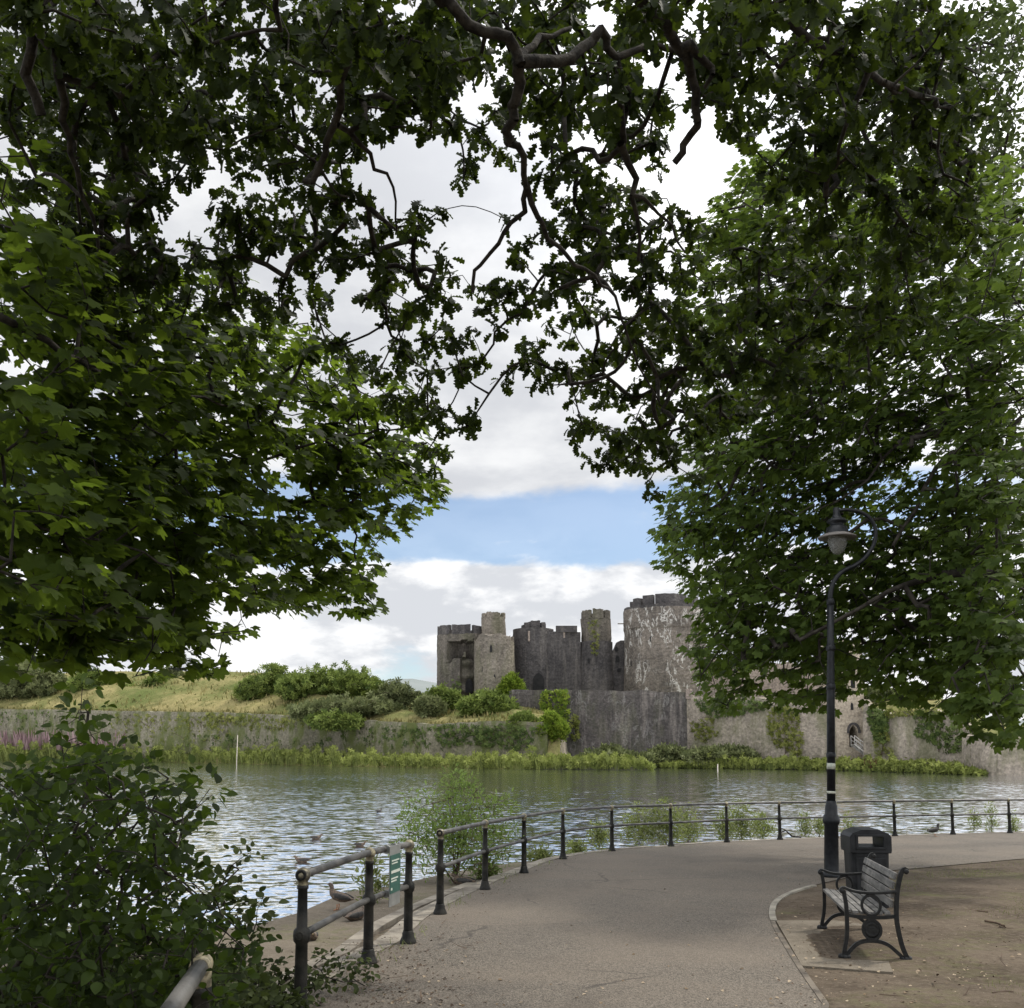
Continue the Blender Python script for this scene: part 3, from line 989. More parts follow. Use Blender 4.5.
# --- left pair of ruined round towers
def left_towers():
    Y = 152.0
    k = Y / F
    cxa = at(463, 690, Y)[0]
    root = thing('castle_tower', 'pair of ruined round towers with a breached drum, left end of the castle', 'tower', (cxa, Y, 8.0))
    z0, zp, zt = 7.5, ztop(463, 633, Y - 4), ztop(463, 625, Y - 4)
    ra = 26 * k
    zb0, zb1 = ztop(460, 657, Y - 4), ztop(460, 640, Y - 4)

    def breach(th_, z):
        if th_ > math.pi:
            th_ -= 2 * math.pi
        x = math.sin(th_) * ra
        e = 0.45 * math.sin(z * 2.1) + 0.35 * math.sin(z * 5.3) + .5 * math.sin(x * 1.9 + 1) + .35 * math.sin(x * 4.3)
        d = 0.0
        if abs(th_) < 1.3 and zb0 + e * .6 + max(0, (x + .3)) * .05 < z < zb1 + .3 * e and -2.2 + e * .5 < x < 2.6:
            d = 2.6
        elif abs(th_) < 1.2 and z < zb0 and -0.2 - (z - zb0) * -.02 < x < 2.4:
            d = 1.1 + .3 * math.sin(z * 3)
        return d
    mb = MB()
    drum(mb, (cxa, Y), ra * 1.03, ra, z0, zp, 84, 46, breach, 1)
    mb.build('wall', M['stone_ruin_dark'], root)
    mb = MB()
    merlons(mb, (cxa, Y), ra, zp, zt - zp, [(-1.5, -0.52, .1), (-0.40, 0.33, .1), (0.45, 1.2, 0), (1.35, 2.2, 0), (2.4, 3.3, 0), (3.5, 4.3, 0)], .7, 2)
    mb.build('battlement', M['stone_dark'], root)
    mb = MB()
    c = at(470, 692, Y)
    slit(mb, (c[0], Y - ra - .05 + 1.0, c[2] - .3), 1.1, 2.2, .6)
    mb.build('doorway', M['opening_shade'], root)
    Yb = Y - 4.2
    cb = at(494.5, 690, Yb)
    rb = 20 * Yb / F
    z1 = ztop(494, 634.5, Yb - 3)
    mb = MB()

    def ragged(th_):
        return z1 + 0.25 * math.sin(th_ * 7) - (1.0 if 1.0 < th_ < 1.6 else 0) - (0.9 if 4.7 < th_ < 5.3 else 0)
    drum(mb, (cb[0], Yb), rb * 1.05, rb, z0, z1, 56, 30, None, 3, ragged)
    mb.build('wall', M['stone_grey'], root)
    mb = MB()
    ct = at(493.5, 620, Yb + 1.5)
    rt = 12.2 * Yb / F
    zt2 = ztop(493, 616.5, Yb)
    drum(mb, (ct[0], Yb + 1.5), rt * 1.03, rt, z1 - 1, zt2, 36, 10, None, 4)
    merlons(mb, (ct[0], Yb + 1.5), rt, zt2, .62, [(-1.5, -.75, -.1), (-.62, .62, .05), (1.0, 1.6, 0), (2, 3, 0), (3.4, 4.3, 0)], .5, 5)
    mb.build('turret', M['stone_grey'], root)
    for px, py, h in ((491, 652, 1.1), (494.5, 683, 1.3), (483, 672, .9)):
        mb = MB()
        c = at(px, py, Yb - rb)
        slit(mb, (c[0], Yb - rb * math.cos(math.asin(min(.9, (c[0] - cb[0]) / rb))) - .0, c[2]), .35, h, .12)
        mb.build('window', M['opening_shade'], root)


left_towers()


def middle_block():
    Y = 152.0
    k = Y / F
    c0 = at(560, 690, Y)
    root = thing('castle_gatehouse', 'dark rounded castle block with a pointed doorway and mossy turret', 'castle block', (c0[0], Y, 8.0))
    z0 = 7.5
    ca = at(533.5, 690, Y)
    ra = 20.5 * k
    z1 = ztop(533, 627.5, Y - 3)
    mb = MB()
    drum(mb, (ca[0], Y), ra, ra, z0, z1, 56, 24, None, 11)
    a, b = at(545, 690, Y - 2.4), at(581, 690, Y - 1.2)
    zf = ztop(565, 631.5, Y - 2)
    # flat face between the drum and the turret, standing forward of the drum's right flank
    n = 16
    vs, fs = [], []
    for i in range(n + 1):
        t = i / n
        x, y = a[0] + (b[0] - a[0]) * t, a[1] + (b[1] - a[1]) * t
        for yy, z in ((y, z0), (y, zf), (y + 4.5, zf), (y + 4.5, z0)):
            vs.append((x, yy + random.uniform(-.05, .05), z))
    for i in range(n):
        for j in range(3):
            fs.append((i * 4 + j, i * 4 + 4 + j, i * 4 + 5 + j, i * 4 + 1 + j))
    fs += [(0, 1, 2, 3), tuple(n * 4 + q for q in range(4))]
    mb.add(vs, fs)
    cr = at(596.5, 690, Y)
    rr_ = 16.5 * k
    z2 = ztop(596, 641, Y - 2)
    drum(mb, (cr[0], Y), rr_ * 1.08, rr_, z0, z2, 40, 20, None, 12)
    mb.build('wall', M['stone_dark'], root)
    mb = MB()
    merlons(mb, (ca[0], Y + .2), ra - 1.2, z1, .9, [(-1.3, -.9, -.3), (-.85, -.3, .15), (-.25, .55, .35), (.7, 1.3, .15), (1.6, 2.6, 0), (3, 4, 0)], .6, 13)
    for pa, pb, pt in ((556, 577, 625.5), (546, 553.5, 630)):
        A, B = at(pa, pt, Y - 2.2), at(pb, pt, Y - 1.6)
        mb.box(((A[0] + B[0]) / 2, A[1] + .6, (zf + A[2]) / 2 - .05), (B[0] - A[0], .8, A[2] - zf + .1))
    mb.build('battlement', M['stone_dark'], root)
    mb = MB()
    rt = 15.2 * k
    zt = ztop(596, 619, Y)
    drum(mb, (cr[0], Y), rt, rt, z2 - 1.2, zt, 8, 8, None, 14)
    merlons(mb, (cr[0], Y), rt * .97, zt, 1.05, [(-1.3, -.45, .1), (-.3, .45, .25), (.62, 1.35, .1), (1.7, 2.5, 0), (2.8, 3.6, 0), (3.9, 4.7, 0)], .55, 15)
    mb.build('turret', M['stone_ruin_dark'], root)
    # broken curtain joining the great tower
    tab = [(610, 660), (613, 650), (616, 643), (620, 641), (626, 641), (628, 641)]
    poly = [(at(px, py, Y)[0], at(px, py, Y)[2]) for px, py in tab]
    poly = [(poly[0][0], z0)] + poly + [(poly[-1][0], z0)]
    mb = MB()
    mb.prism(poly, 1.2, (0, Y - .3, 0), (1, 0, 0), (0, 0, 1))
    mb.build('broken_wall', M['stone_dark'], root)
    mb = MB()
    c = at(538.5, 690.5, Y - ra)
    dx = c[0] - ca[0]
    slit(mb, (c[0], Y - math.sqrt(ra * ra - dx * dx) + .02, c[2]), 1.7, 2.7, .5)
    mb.build('doorway', M['opening_shade'], root)
    for px, py, w, h in ((616.5, 651, .45, .7), (617.5, 662, .55, 1.0), (588, 664, .3, .8), (619, 672, .5, .6)):
        c = at(px, py, Y - 1)
        mb = MB()
        slit(mb, (c[0], Y - .95 if px > 610 else Y - rr_ + .1, c[2]), w, h, .12)
        mb.build('window', M['opening_shade'], root)
    for px, py, h in ((529, 641.5, 1.6), (564.5, 637, 1.4)):
        mb = MB()
        c = at(px, py, Y - 3)
        dx = c[0] - ca[0]
        yy = Y - math.sqrt(max(ra * ra - dx * dx, 0)) if px < 545 else Y - 1.72
        mb.box((c[0], yy, c[2] + h / 2), (.32, .14, h))
        mb.build('pale_dressing', M['stone_pink'], root)


middle_block()


def great_tower():
    Y = 150.0
    k = Y / F
    c = at(665.5, 690, Y)
    r = 40.5 * k
    root = thing('castle_tower', 'great round tower with white lime streaks, right of the dark block', 'tower', (c[0], Y, 8.0))
    z0, z1 = 7.5, ztop(665, 606, Y - 6)
    mb = MB()

    def sc(th_, z):
        d = 0.0
        zc = ztop(665, 627.5, Y - 6)
        if z > zc:
            d = -0.12
        return d
    drum(mb, (c[0], Y), r * 1.035, r * .985, z0, z1, 84, 50, sc, 21)
    mb.build('wall', M['stone_tower'], root)
    mb = MB()
    merlons(mb, (c[0], Y), r * .995, z1, .35, [(-3.14, 3.14, 0)], .8, 22)
    merlons(mb, (c[0], Y + .3), r - 0.95, z1, 1.75, [(-1.25, -.88, -.1), (-.80, -.46, .2), (-.40, .55, .35), (.62, .85, -.1), (.9, 1.35, .25), (1.6, 2.3, 0), (2.6, 3.4, 0), (3.7, 4.5, 0)], .8, 23)
    mb.build('battlement', M['stone_dark'], root)
    mb = MB()
    cz = at(626, 622.5, Y - 2)
    mb.tube([(cz[0] - 1.1, Y - .5, cz[2]), (cz[0] + .4, Y - .5, cz[2])], .09, 6)
    mb.build('water_spout', M['stone_grey'], root)
    for px, py, w, h in ((634, 665, .5, 1.0), (655.5, 671, .4, 1.0), (651, 642, .5, .9)):
        mb = MB()
        q = at(px, py, Y - 5)
        dx = q[0] - c[0]
        slit(mb, (q[0], Y - math.sqrt(r * r - dx * dx) * 1.01 + .12, q[2]), w, h, .14)
        mb.build('window', M['opening_shade'], root)


great_tower()


def gate_tower():
    Y = 116.0
    a, b = at(838, 755, Y), at(866, 755, Y)
    zt = ztop(850, 640, Y)
    cx = (a[0] + b[0]) / 2
    w = b[0] - a[0]
    root = thing('gate_tower', 'tall pale square gate tower with a pointed doorway, beside the lamp post', 'tower', (cx, Y, -1))
    dcx = at(854, 747, Y)
    dz, dw, dh = dcx[2], 1.05, 2.6
    # front face built round the doorway so that the opening is real
    mb = MB()
    left = dcx[0] - dw / 2 - a[0]
    right = b[0] - dcx[0] - dw / 2
    mb.box((a[0] + left / 2, Y + 2.5, (zt - 1) / 2), (left, 5, zt + 1))
    mb.box((b[0] - right / 2, Y + 2.5, (zt - 1) / 2), (right, 5, zt + 1))
    mb.box((dcx[0], Y + 2.5, (dz + dh + zt) / 2), (dw, 5, zt - dz - dh))
    mb.box((dcx[0], Y + 2.5, (dz - 1) / 2), (dw, 5, dz + 1))
    mb.box((dcx[0], Y + 4.0, dz + dh / 2), (dw, 2, dh))
    mb.prism([(-dw / 2, dh), (-dw / 2, dh * .62), (-dw * .3, dh * .84), (0, dh)], 1.0, (dcx[0], Y + .5, dz), (1, 0, 0), (0, 0, 1))
    mb.prism([(dw / 2, dh), (0, dh), (dw * .3, dh * .84), (dw / 2, dh * .62)], 1.0, (dcx[0], Y + .5, dz), (1, 0, 0), (0, 0, 1))
    mb.box((b[0] + .35, Y + 3, (ztop(866, 690, Y) - 1) / 2), (.7, 4, ztop(866, 690, Y) + 1))
    mb.build('wall', M['stone_gate'], root)
    mb = MB()
    for i in range(13):
        t0, t1 = math.pi * i / 13, math.pi * (i + 1) / 13

        def arch(t, s):
            return (dcx[0] + (dw / 2 + s) * math.cos(t) * (1 if True else 0), dz + dh * .62 + (dh * .38 + s) * math.sin(t) ** .8)
        p = [arch(t0, .02), arch(t1, .02), arch(t1, .26), arch(t0, .26)]
        mb.prism([(x, z) for x, z in p], .22, (0, Y - .1, 0), (1, 0, 0), (0, 0, 1))
    mb.build('door_arch', M['stone_dark'], root)
    for px, py, w_, h in ((853, 688, .5, 3.0), (852, 710, .3, .9)):
        mb = MB()
        c = at(px, py, Y)
        slit(mb, (c[0], Y, c[2]), w_, h, .1)
        mb.build('window', M['opening_shade'], root)
    # stair down from the gate to the landing
    A, B = at(853, 744, 114.5), at(870, 757, 113)
    st = thing('staircase', 'pale timber stair with handrails going down from the gate tower door', 'stairs', (A[0], A[1], B[2]))
    mb = MB()
    n = 11
    for i in range(n):
        t = (i + .5) / n
        mb.box((A[0] + (B[0] - A[0]) * t, A[1] + (B[1] - A[1]) * t, A[2] + (B[2] - A[2]) * t), (.32, 1.2, .07))
    mb.build('tread', M['hand_timber'], st)
    for dy in (-.62, .62):
        for dz_, r in ((0.95, .05), (.5, .04), (-.08, .09)):
            mb = MB()
            mb.tube([(A[0], A[1] + dy, A[2] + dz_), (B[0], B[1] + dy, B[2] + dz_)], r, 6)
            if dz_ > .9:
                for t in (0, .33, .66, 1):
                    x, y, z = (A[i] + (B[i] - A[i]) * t for i in range(3))
                    mb.tube([(x, y + dy, z - .3), (x, y + dy, z + .95)], .045, 6)
            mb.build('handrail' if dz_ > .1 else 'stringer', M['hand_timber'], st)
    wall_run('landing_wall', 'low pale stone landing at the foot of the gate stair', [(868, 756.5, 113), (890, 757, 111), (911, 757.5, 109)], -1.0, M['stone_pink'], 2.0, .08, .8)


gate_tower()

# ------------------------------------------------------------------ railings
def post_parts(root, xy, H=1.02, ball=True):
    x, y = xy
    z = gz(y) - 0.004
    mb = MB()
    mb.lathe((x, y, z), [(.046, .13), (.046, .14), (.045, .30), (.043, .50), (.058, .52), (.062, .555), (.058, .59), (.039, .61), (.036, .75), (.034, H - .15), (.041, H - .145), (.041, H - .12)], 14)
    p = mb.build('post', M['iron_post'], root)
    mb = MB()
    mb.lathe((x, y, z), [(.084, -.02), (.084, .02), (.074, .045), (.060, .075), (.060, .10), (.052, .115), (.052, .13)], 16)
    mb.build('post_foot', M['iron_post'], p)
    mb = MB()
    c = H - .052
    if ball:
        prof = [(.034, H - .135), (.036, H - .115)] + [(.054 * math.sin(a), c - .054 * math.cos(a)) for a in np.linspace(.75, 3.1, 9)]
        mb.lathe((x, y, z), prof, 16)
        mb.build('ball_finial', M['gold'], p)
    else:
        mb.lathe((x, y, z), [(.036, H - .14), (.040, H - .13), (.040, H - .05), (.03, H - .025)], 16)
        mb.build('socket', M['gold'], p)
    return p


def railing(label, posts, ball=True, ext0=0.0, hole=True):
    root = thing('railing', label, 'railing', (posts[0][0], posts[0][1], gz(posts[0][1])), 'iron railings along the lakeside path')
    for p in posts:
        post_parts(root, p, ball=ball)
    line = smooth_line(posts, 0.35)
    for nm, h, r in (('top_rail', 1.02 - .052, .030), ('lower_rail', .555, .026)):
        mb = MB()
        mb.tube([(x, y, gz(y) + h) for x, y in line], r, 12)
        mb.build(nm, M['galv'], root)
    if hole:
        a, b = np.array(line[0]), np.array(line[1])
        d = (b - a) / np.linalg.norm(b - a)
        e = a - d * .047
        for h, ro in ((1.02 - .052, .036), (.555, .030)):
            mb = MB()
            mb.lathe((e[0], e[1], gz(e[1]) + h), [(ro * .68, -.012), (ro * 1.05, -.016), (ro * 1.05, .03), (ro * .68, .03)], 14, ax=(d[0], d[1], 0), caps=False)
            mb.lathe((e[0], e[1], gz(e[1]) + h), [(.001, -.002), (ro * .75, -.002)], 14, ax=(d[0], d[1], 0), caps=False)
            mb.build('rail_socket', M['iron_post'], root)
    return root, line


railing('nearest iron railing, its bare grey rail ending in a pale socket among the brambles', POST_A, ball=False, hole=False)
rb, rbl = railing('short iron railing of three posts carrying the green sign', POST_B)
railing('long curved iron railing of many posts, sweeping right behind the lamp and bin', POST_C)

# pale sleeve at the end of the near rail
mbs = MB()
e0, e1 = np.array(POST_A[2]), np.array(POST_A[1])
dd = (e0 - e1) / np.linalg.norm(e0 - e1)
mbs.lathe((e0[0] - dd[0] * .035, e0[1] - dd[1] * .035, gz(e0[1]) + .968), [(.031, 0), (.039, .003), (.040, .075), (.032, .082)], 18, ax=(dd[0], dd[1], 0))
near_rail = [o for o in bpy.data.objects if o.name.startswith('railing')][0]
mbs.build('end_sleeve', M['gold'], near_rail)


def sign():
    a, b = np.array(POST_B[1]), np.array(POST_B[2])
    d = (b - a) / np.linalg.norm(b - a)
    nrm = np.array((d[1], -d[0]))            # towards the path
    L = np.linalg.norm(b - a)
    c = a + d * L * .50 + nrm * .046
    z = gz(c[1])
    root = thing('notice_sign', 'small green notice sign with pale lettering, fixed to the short railing', 'sign', (c[0], c[1], z))
    ux = (d[0], d[1], 0)
    w = .15

    def panel(nm, mat, u0, u1, v0, v1, off, th):
        mb = MB()
        mb.prism([(u0, v0), (u1, v0), (u1, v1), (u0, v1)], th, (c[0] + nrm[0] * off, c[1] + nrm[1] * off, z), ux, (0, 0, 1))
        return mb.build(nm, mat, root)
    panel('backing_plate', M['sign_grey'], -w, w, .44, 1.0, 0, .006)
    panel('green_panel', M['sign_green'], -w + .008, w - .008, .56, .915, .0055, .004)
    mb = MB()

    def dash(u0, u1, v, h):
        n = max(2, int((u1 - u0) / .022))
        for i in range(n):
            q0 = u0 + (u1 - u0) * (i + .12) / n
            q1 = u0 + (u1 - u0) * (i + .88) / n
            mb.prism([(q0, v), (q1, v), (q1, v + h), (q0, v + h)], .002, (c[0] + nrm[0] * .0087, c[1] + nrm[1] * .0087, z), ux, (0, 0, 1))
    dash(-.11, .10, .855, .013)
    dash(-.11, .06, .83, .011)
    dash(-.12, .12, .745, .026)
    dash(-.12, .07, .69, .013)
    dash(-.12, .03, .665, .013)
    dash(-.125, -.085, .59, .022)
    mb.build('lettering', M['sign_text'], root)
    for u in (-.10, .10):
        for v in (.968, .555):
            mb = MB()
            p = np.array((c[0], c[1])) + d * u - nrm * .046
            mb.lathe((p[0] - d[0] * .015, p[1] - d[1] * .015, z + v), [(.041 if v > .6 else .036, 0), (.041 if v > .6 else .036, .03)], 14, ax=ux)
            mb.build('clip', M['sign_grey'], root)


sign()


# ------------------------------------------------------------------ street lamp
def lamp():
    x, y, z = gnd(831.5, 877)
    root = thing('street_lamp', 'tall black swan neck street lamp standing behind the bench', 'street lamp', (x, y, z))
    k = y / F
    H = lambda py: (877 - py) * k
    lean = 0.030
    tilt = Matrix.Rotation(lean, 4, 'Y')

    def T(p):
        v = tilt @ Vector((p[0], p[1], p[2]))
        return (x + v.x, y + v.y, z + v.z)
    ax = tuple((tilt.to_3x3() @ Vector((0, 0, 1))))

    def lat(prof, n=20):
        return MB().lathe((x, y, z), prof, n, ax=ax)
    lat([(.15, -.02), (.15, .05), (.125, .08), (.118, .12), (.113, H(826)), (.135, H(825)), (.14, H(822)), (.13, H(818)), (.105, H(816)), (.098, H(808)), (.085, H(806)), (.082, H(803))]).build('base', M['lamp_paint'], root)
    p = lat([(.070, H(804)), (.066, H(700)), (.060, H(655)), (.055, H(604))]).build('pole', M['lamp_paint'], root)
    for py in (690, 651, 758):
        lat([(.070, H(py + 3)), (.078, H(py + 2)), (.078, H(py - 1)), (.068, H(py - 3))]).build('collar', M['lamp_paint'], p)
    lat([(.0695, H(772)), (.0695, H(766))], 20).build('sticker', M['sticker'], p)
    lat([(.0705, H(796)), (.0705, H(793.5))], 20).build('sticker', M['sticker'], p)
    # swan neck, traced from the photograph as offsets from the pole top
    pxs = [(835.8, 604), (836, 596), (838, 588), (843, 579), (851, 572), (860, 568), (868, 563), (876, 555), (881.5, 546), (884, 536), (883.5, 527), (880, 519.5), (873, 513.5), (864, 510.5), (853, 509.5), (845, 511)]
    pts = []
    for a, b in pxs:
        pts.append((x + (a - 831.5) * k - (b < 600) * 0 - 0.0, y, z + H(b)))
    # start the neck at the leaning pole's real top
    top = T((0, 0, H(604)))
    off = Vector(top) - Vector(pts[0])
    pts = [tuple(Vector(q) + off) for q in pts]
    pts = [tuple(q) for q in smooth_line(pts, .06)]
    mb = MB()
    mb.tube(pts, list(np.linspace(.045, .027, len(pts))), 12)
    arm = mb.build('swan_neck', M['lamp_paint'], root)
    mb = MB()
    hx, hz = pts[-1][0] + .0, pts[-1][2]
    mb.lathe((top[0], top[1], top[2] - .06), [(.056, 0), (.066, .01), (.066, .09), (.050, .11)], 16)
    mb.tube([(top[0] - .055, y - .02, top[2] - .25), (top[0] - .075, y - .02, top[2] - .2), (top[0] - .055, y - .02, top[2] - .12)], .012, 6)
    mb.build('collar', M['lamp_paint'], arm)
    c = (hx, y, hz)
    head = MB().lathe(c, [(.05, .06), (.055, .05), (.055, -.06), (.075, -.09), (.08, -.12), (.14, -.14), (.165, -.17), (.165, -.195), (.11, -.21), (.115, -.25), (.17, -.29), (.185, -.36), (.19, -.40), (.20, -.42)], 24).build('lamp_head', M['lamp_paint'], root)
    MB().lathe(c, [(.20, -.395), (.315, -.445), (.325, -.462), (.315, -.475), (.22, -.455), (.165, -.44)], 28).build('reflector', M['lamp_grey'], head)
    gp = [(.155, -.45), (.16, -.50), (.155, -.56), (.138, -.63), (.112, -.69), (.078, -.735), (.04, -.755), (.004, -.76)]
    MB().lathe(c, gp, 24, caps=False).build('globe', M['glass'], head)
    MB().lathe(c, [(.035, -.44), (.045, -.47), (.045, -.60), (.02, -.62)], 14).build('bulb', M['lamp_grey'], head)


lamp()


# ------------------------------------------------------------------ litter bin
def litter_bin():
    x, y, z = gnd(868, 907)
    rz = R(-4)
    w, d, H = .49, .44, .99
    root = thing('litter_bin', 'black plastic litter bin with an open hood, beside the lamp post', 'litter bin', (x, y, z))
    ux = (math.cos(rz), math.sin(rz), 0)
    uy = Vector((-math.sin(rz), math.cos(rz), 0))
    mb = MB()
    # body, slightly tapered with rounded corners
    for z0, z1, s0, s1 in ((0.0, .70, .93, 1.0),):
        vs = []
        for zz_, s in ((z0, s0), (z1, s1)):
            for i in range(24):
                a = 2 * math.pi * i / 24 + .13
                u = math.copysign(abs(math.cos(a)) ** .35, math.cos(a)) * w / 2 * s
                v = math.copysign(abs(math.sin(a)) ** .35, math.sin(a)) * d / 2 * s
                vs.append((x + ux[0] * u + uy[0] * v, y + ux[1] * u + uy[1] * v, z + zz_))
        mb.add(vs, [(i, (i + 1) % 24, 24 + (i + 1) % 24, 24 + i) for i in range(24)] + [tuple(range(24))[::-1], tuple(range(24, 48))])
    body = mb.build('body', M['bin'], root, bevel=.008)
    mb = MB()
    mb.box((x, y, z + .712), (w + .02, d + .02, .03), rz)
    mb.build('rim', M['bin'], body, bevel=.008)
    # hood: front outline with the opening cut right through
    o = (x, y, z)
    T_, O_ = .72, .785
    hw = w / 2 + .012
    lw = .155
    zo, zt = .775, .905
    mb = MB()
    mb.prism([(-hw, T_), (-lw, T_), (-lw, zt), (-hw, .93 - .03)], d + .02, o, ux, (0, 0, 1))
    mb.prism([(lw, T_), (hw, T_), (hw, .93 - .03), (lw, zt)], d + .02, o, ux, (0, 0, 1))
    mb.prism([(-lw, T_), (lw, T_), (lw, zo), (-lw, zo)], d + .02, o, ux, (0, 0, 1))
    mb.prism([(-hw, .90), (-lw, zt), (lw, zt), (hw, .90), (hw - .035, .945), (hw - .10, H - .02), (.11, H), (-.11, H), (-hw + .10, H - .02), (-hw + .035, .945)], d + .02, o, ux, (0, 0, 1))
    hood = mb.build('hood', M['bin'], root)
    f = d / 2 + .015
    for s in (-1, 1):
        mb = MB()
        oo = (x + uy[0] * f * s, y + uy[1] * f * s, z)
        for poly in ([(-lw - .03, zo - .03), (lw + .03, zo - .03), (lw, zo), (-lw, zo)], [(-lw - .03, zt + .025), (-lw, zt), (lw, zt), (lw + .03, zt + .025)], [(-lw - .03, zo - .03), (-lw, zo), (-lw, zt), (-lw - .03, zt + .025)], [(lw, zo), (lw + .03, zo - .03), (lw + .03, zt + .025), (lw, zt)]):
            mb.prism(poly, .014, oo, ux, (0, 0, 1))
        mb.build('opening_frame', M['bin'], hood, bevel=.004)
    mb = MB()
    oo = (x - uy[0] * (d / 2 - .004), y - uy[1] * (d / 2 - .004), z)
    mb.prism([(-w * .36, .08), (w * .36, .08), (w * .38, .64), (-w * .38, .64)], .018, oo, ux, (0, 0, 1))
    mb.build('door', M['bin'], body, bevel=.005)


litter_bin()


# ------------------------------------------------------------------ bench
def bench():
    P0 = np.array(gnd(843.5, 957.5, .012))
    P1 = np.array(gnd(818.5, 924.5, .012))
    v = (P1 - P0)[:2]
    v = v / np.linalg.norm(v)
    Ln = 1.78
    ub = np.array((v[1], -v[0]))           # front -> back
    sc = 1.0
    zlin = lambda yy: gz(yy) + .011
    root = thing('park_bench', 'park bench with black iron ends and weathered grey slats, facing the lake', 'bench', (P0[0], P0[1], P0[2]))

    def W_(l, u, h):
        p = P0[:2] + v * l + ub * u * .90
        return (p[0], p[1], zlin(P0[1] + v[1] * l) + h)
    front = [(.0, .015), (.02, .10), (.042, .22), (.046, .36), (.042, .48), (.028, .565), (.022, .60)]
    back = [(.615, .015), (.575, .10), (.545, .22), (.525, .36), (.53, .50), (.545, .62), (.572, .73), (.597, .79), (.625, .805), (.645, .79)]
    arm = [(-.012, .592), (.0, .618), (.03, .628), (.075, .612), (.16, .592), (.30, .586), (.44, .594), (.535, .604)]
    arch = [(.035, .03), (.075, .075), (.13, .125), (.20, .152), (.285, .160), (.37, .152), (.44, .125), (.50, .08), (.56, .03)]
    rail = [(.045, .385), (.14, .372), (.28, .366), (.42, .372), (.525, .385)]

    def bar(mb, l, prof, wu, wl):
        """flat iron bar: section wu in the plane of the end frame, wl along the bench"""
        P = [np.array(q) for q in smooth_line([(a, b) for a, b in prof], .035)]
        vs = []
        n = len(P)
        for i in range(n):
            t = P[min(i + 1, n - 1)] - P[max(i - 1, 0)]
            t = t / np.linalg.norm(t)
            nn = np.array((-t[1], t[0]))
            for a, b in ((-1, -1), (1, -1), (1, 1), (-1, 1)):
                q = P[i] + nn * a * wu / 2
                vs.append(W_(l + b * wl / 2, q[0], q[1]))
        fs = [(i * 4 + j, i * 4 + (j + 1) % 4, i * 4 + 4 + (j + 1) % 4, i * 4 + 4 + j) for i in range(n - 1) for j in range(4)]
        fs += [(0, 1, 2, 3), tuple((n - 1) * 4 + q for q in range(4))]
        mb.add(vs, fs)

    def ring(mb, l, c, r, wu, wl):
        n = 28
        vs = []
        for i in range(n):
            a = 2 * math.pi * i / n
            for rad, b in ((r - wu / 2, -1), (r + wu / 2, -1), (r + wu / 2, 1), (r - wu / 2, 1)):
                vs.append(W_(l + b * wl / 2, c[0] + rad * math.cos(a), c[1] + rad * math.sin(a)))
        fs = [(i * 4 + j, i * 4 + (j + 1) % 4, ((i + 1) % n) * 4 + (j + 1) % 4, ((i + 1) % n) * 4 + j) for i in range(n) for j in range(4)]
        mb.add(vs, fs, False)

    for l in (0.0, Ln):
        mb = MB()
        bar(mb, l, front, .038, .042)
        bar(mb, l, back, .042, .042)
        bar(mb, l, rail, .030, .040)
        bar(mb, l, arch, .034, .036)
        for u, h in ((.01, .022), (.60, .022)):
            for du, r in ((-.03, .026), (.0, .032), (.032, .024)):
                c = W_(l, u + du, 0)
                mb.lathe((c[0], c[1], c[2] - .005), [(r * 1.0, 0), (r * 1.15, .012), (r, .030), (r * .5, .042)], 10)
        ef = mb.build('end_frame', M['iron'], root, bevel=.006)
        mb = MB()
        bar(mb, l, arm, .026, .055)
        c = W_(l, -.002, .60)
        for (u, h) in ((.006, .598), (.632, .786)):
            q = W_(l - .03, u, h)
            mb.lathe(q, [(.006, -.002), (.024, 0), (.024, .06), (.006, .062)], 14, ax=(v[0], v[1], 0))
        mb.build('armrest', M['iron'], ef, bevel=.006)
        mb = MB()
        ring(mb, l, (.285, .476), .090, .026, .034)
        mb.build('armrest_ring', M['iron'], ef, bevel=.005)
        mb = MB()
        ring(mb, l, (.285, .258), .086, .026, .040)
        q = W_(l - .013, .285, .258)
        mb.lathe(q, [(.001, 0), (.03, -.002), (.045, .001), (.05, -.001), (.08, 0), (.08, .026), (.001, .026)], 26, ax=(v[0], v[1], 0))
        mb.build('medallion', M['iron'], ef)

    def slat(mb, u, h, w, ang, th=.030):
        cu, su = math.cos(ang), math.sin(ang)
        vs = []
        for l in (.012, Ln - .012):
            for a, b in ((-1, -1), (1, -1), (1, 1), (-1, 1)):
                vs.append(W_(l, u + a * w / 2 * cu - b * th / 2 * su, h + a * w / 2 * su + b * th / 2 * cu))
        mb.add(vs, [(0, 3, 2, 1), (4, 5, 6, 7)] + [(j, (j + 1) % 4, 4 + (j + 1) % 4, 4 + j) for j in range(4)])
    seat_u = [(.060, .402, .10), (.135, .396, .02), (.212, .391, .0), (.289, .388, -.01), (.366, .390, .02), (.443, .394, .06)]
    for u, h, a in seat_u:
        mb = MB()
        slat(mb, u, h + .012, .061, a)
        mb.build('seat_slat', M['wood'], root, bevel=.006)
    for h in (.47, .553, .636, .719):
        u = lerp_tab([(a[1], a[0]) for a in back[:-2]], h)
        u2 = lerp_tab([(a[1], a[0]) for a in back[:-2]], h + .05)
        mb = MB()
        slat(mb, u - .038, h + .02, .066, math.atan2(.05, u2 - u))
        mb.build('back_slat', M['wood'], root, bevel=.006)
    # a local frame along the slats for the grain is not needed: they run along the bench


bench()


